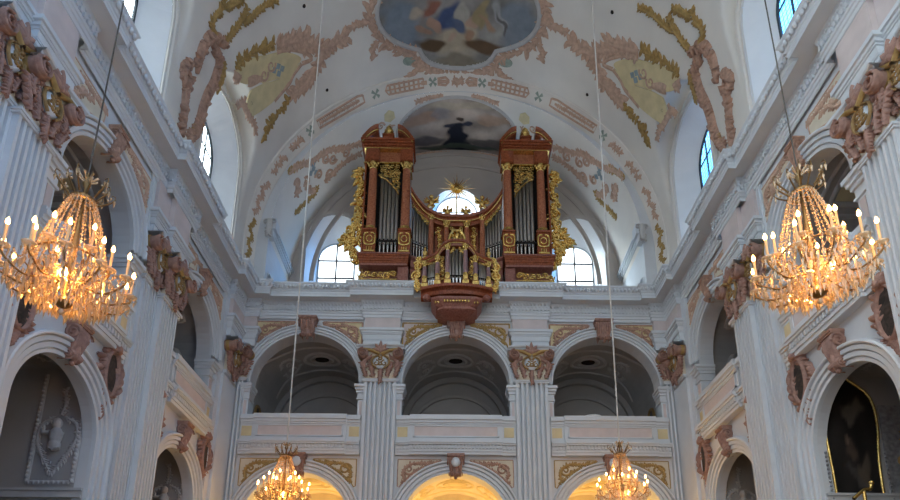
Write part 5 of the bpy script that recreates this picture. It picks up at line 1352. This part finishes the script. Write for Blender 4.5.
# ================================================================== LIGHT
w = bpy.data.worlds.new('sky'); SC.world = w; w.use_nodes = True; nt = w.node_tree
bg = nt.nodes['Background']; tc = nt.nodes.new('ShaderNodeTexCoord'); sx = nt.nodes.new('ShaderNodeSeparateXYZ'); mp = nt.nodes.new('ShaderNodeMapRange'); rp = nt.nodes.new('ShaderNodeValToRGB')
nt.links.new(tc.outputs['Generated'], sx.inputs[0]); nt.links.new(sx.outputs['X'], mp.inputs['Value'])
mp.inputs['From Min'].default_value = -.9; mp.inputs['From Max'].default_value = .9; nt.links.new(mp.outputs[0], rp.inputs['Fac'])
e = rp.color_ramp.elements; e[0].position = .1; e[0].position = .3; e[0].color = (.95, 1.08, 1.14, 1); e[1].position = .69; e[1].color = (.05, .22, .52, 1)
for ps in (.42, .6): k = e.new(ps); k.color = (.88, .945, 1.0, 1)
nt.links.new(rp.outputs['Color'], bg.inputs['Color'])
m2 = nt.nodes.new('ShaderNodeMapRange'); nt.links.new(sx.outputs['Y'], m2.inputs['Value']); m2.inputs['From Min'].default_value = -.8; m2.inputs['From Max'].default_value = -.05; m2.inputs['To Min'].default_value = .5; m2.inputs['To Max'].default_value = 5.2
m3 = nt.nodes.new('ShaderNodeMapRange'); nt.links.new(sx.outputs['Z'], m3.inputs['Value']); m3.inputs['From Min'].default_value = -.2; m3.inputs['From Max'].default_value = .15; m3.inputs['To Min'].default_value = .45; m3.inputs['To Max'].default_value = 1
mm = nt.nodes.new('ShaderNodeMath'); mm.operation = 'MULTIPLY'; nt.links.new(m2.outputs[0], mm.inputs[0]); nt.links.new(m3.outputs[0], mm.inputs[1])
m4 = nt.nodes.new('ShaderNodeMapRange'); nt.links.new(sx.outputs['Y'], m4.inputs['Value']); m4.inputs['From Min'].default_value = .62; m4.inputs['From Max'].default_value = .78; m4.inputs['To Min'].default_value = 1; m4.inputs['To Max'].default_value = .26
m5 = nt.nodes.new('ShaderNodeMath'); m5.operation = 'MULTIPLY'; nt.links.new(mm.outputs[0], m5.inputs[0]); nt.links.new(m4.outputs[0], m5.inputs[1]); nt.links.new(m5.outputs[0], bg.inputs['Strength'])
def point(name, loc, energy, col, rad):
    l = bpy.data.lights.new(name, 'POINT'); l.energy = energy; l.color = col; l.shadow_soft_size = rad; o = bpy.data.objects.new(name, l); COL.objects.link(o); o.location = loc
for p, _ in CH:
    point('chandelier_light', (p[0], p[1], p[2]+1.0), 15, (1, .50, .15), .12); point('chandelier_light', (p[0], p[1], p[2]+.45), 11, (1, .50, .15), .1)
for c in GX: point('porch_lamp', (c, 23.7, 5.2), 120, (1, .62, .22), .3)

SC.view_settings.view_transform = 'Standard'; SC.view_settings.look = 'None'; SC.view_settings.gamma = 1; SC.view_settings.use_curve_mapping = False
SC.view_settings.exposure = 1.65
SC.cycles.max_bounces = 8; SC.cycles.diffuse_bounces = 5; SC.cycles.transparent_max_bounces = 12; SC.cycles.caustics_reflective = False; SC.cycles.caustics_refractive = False
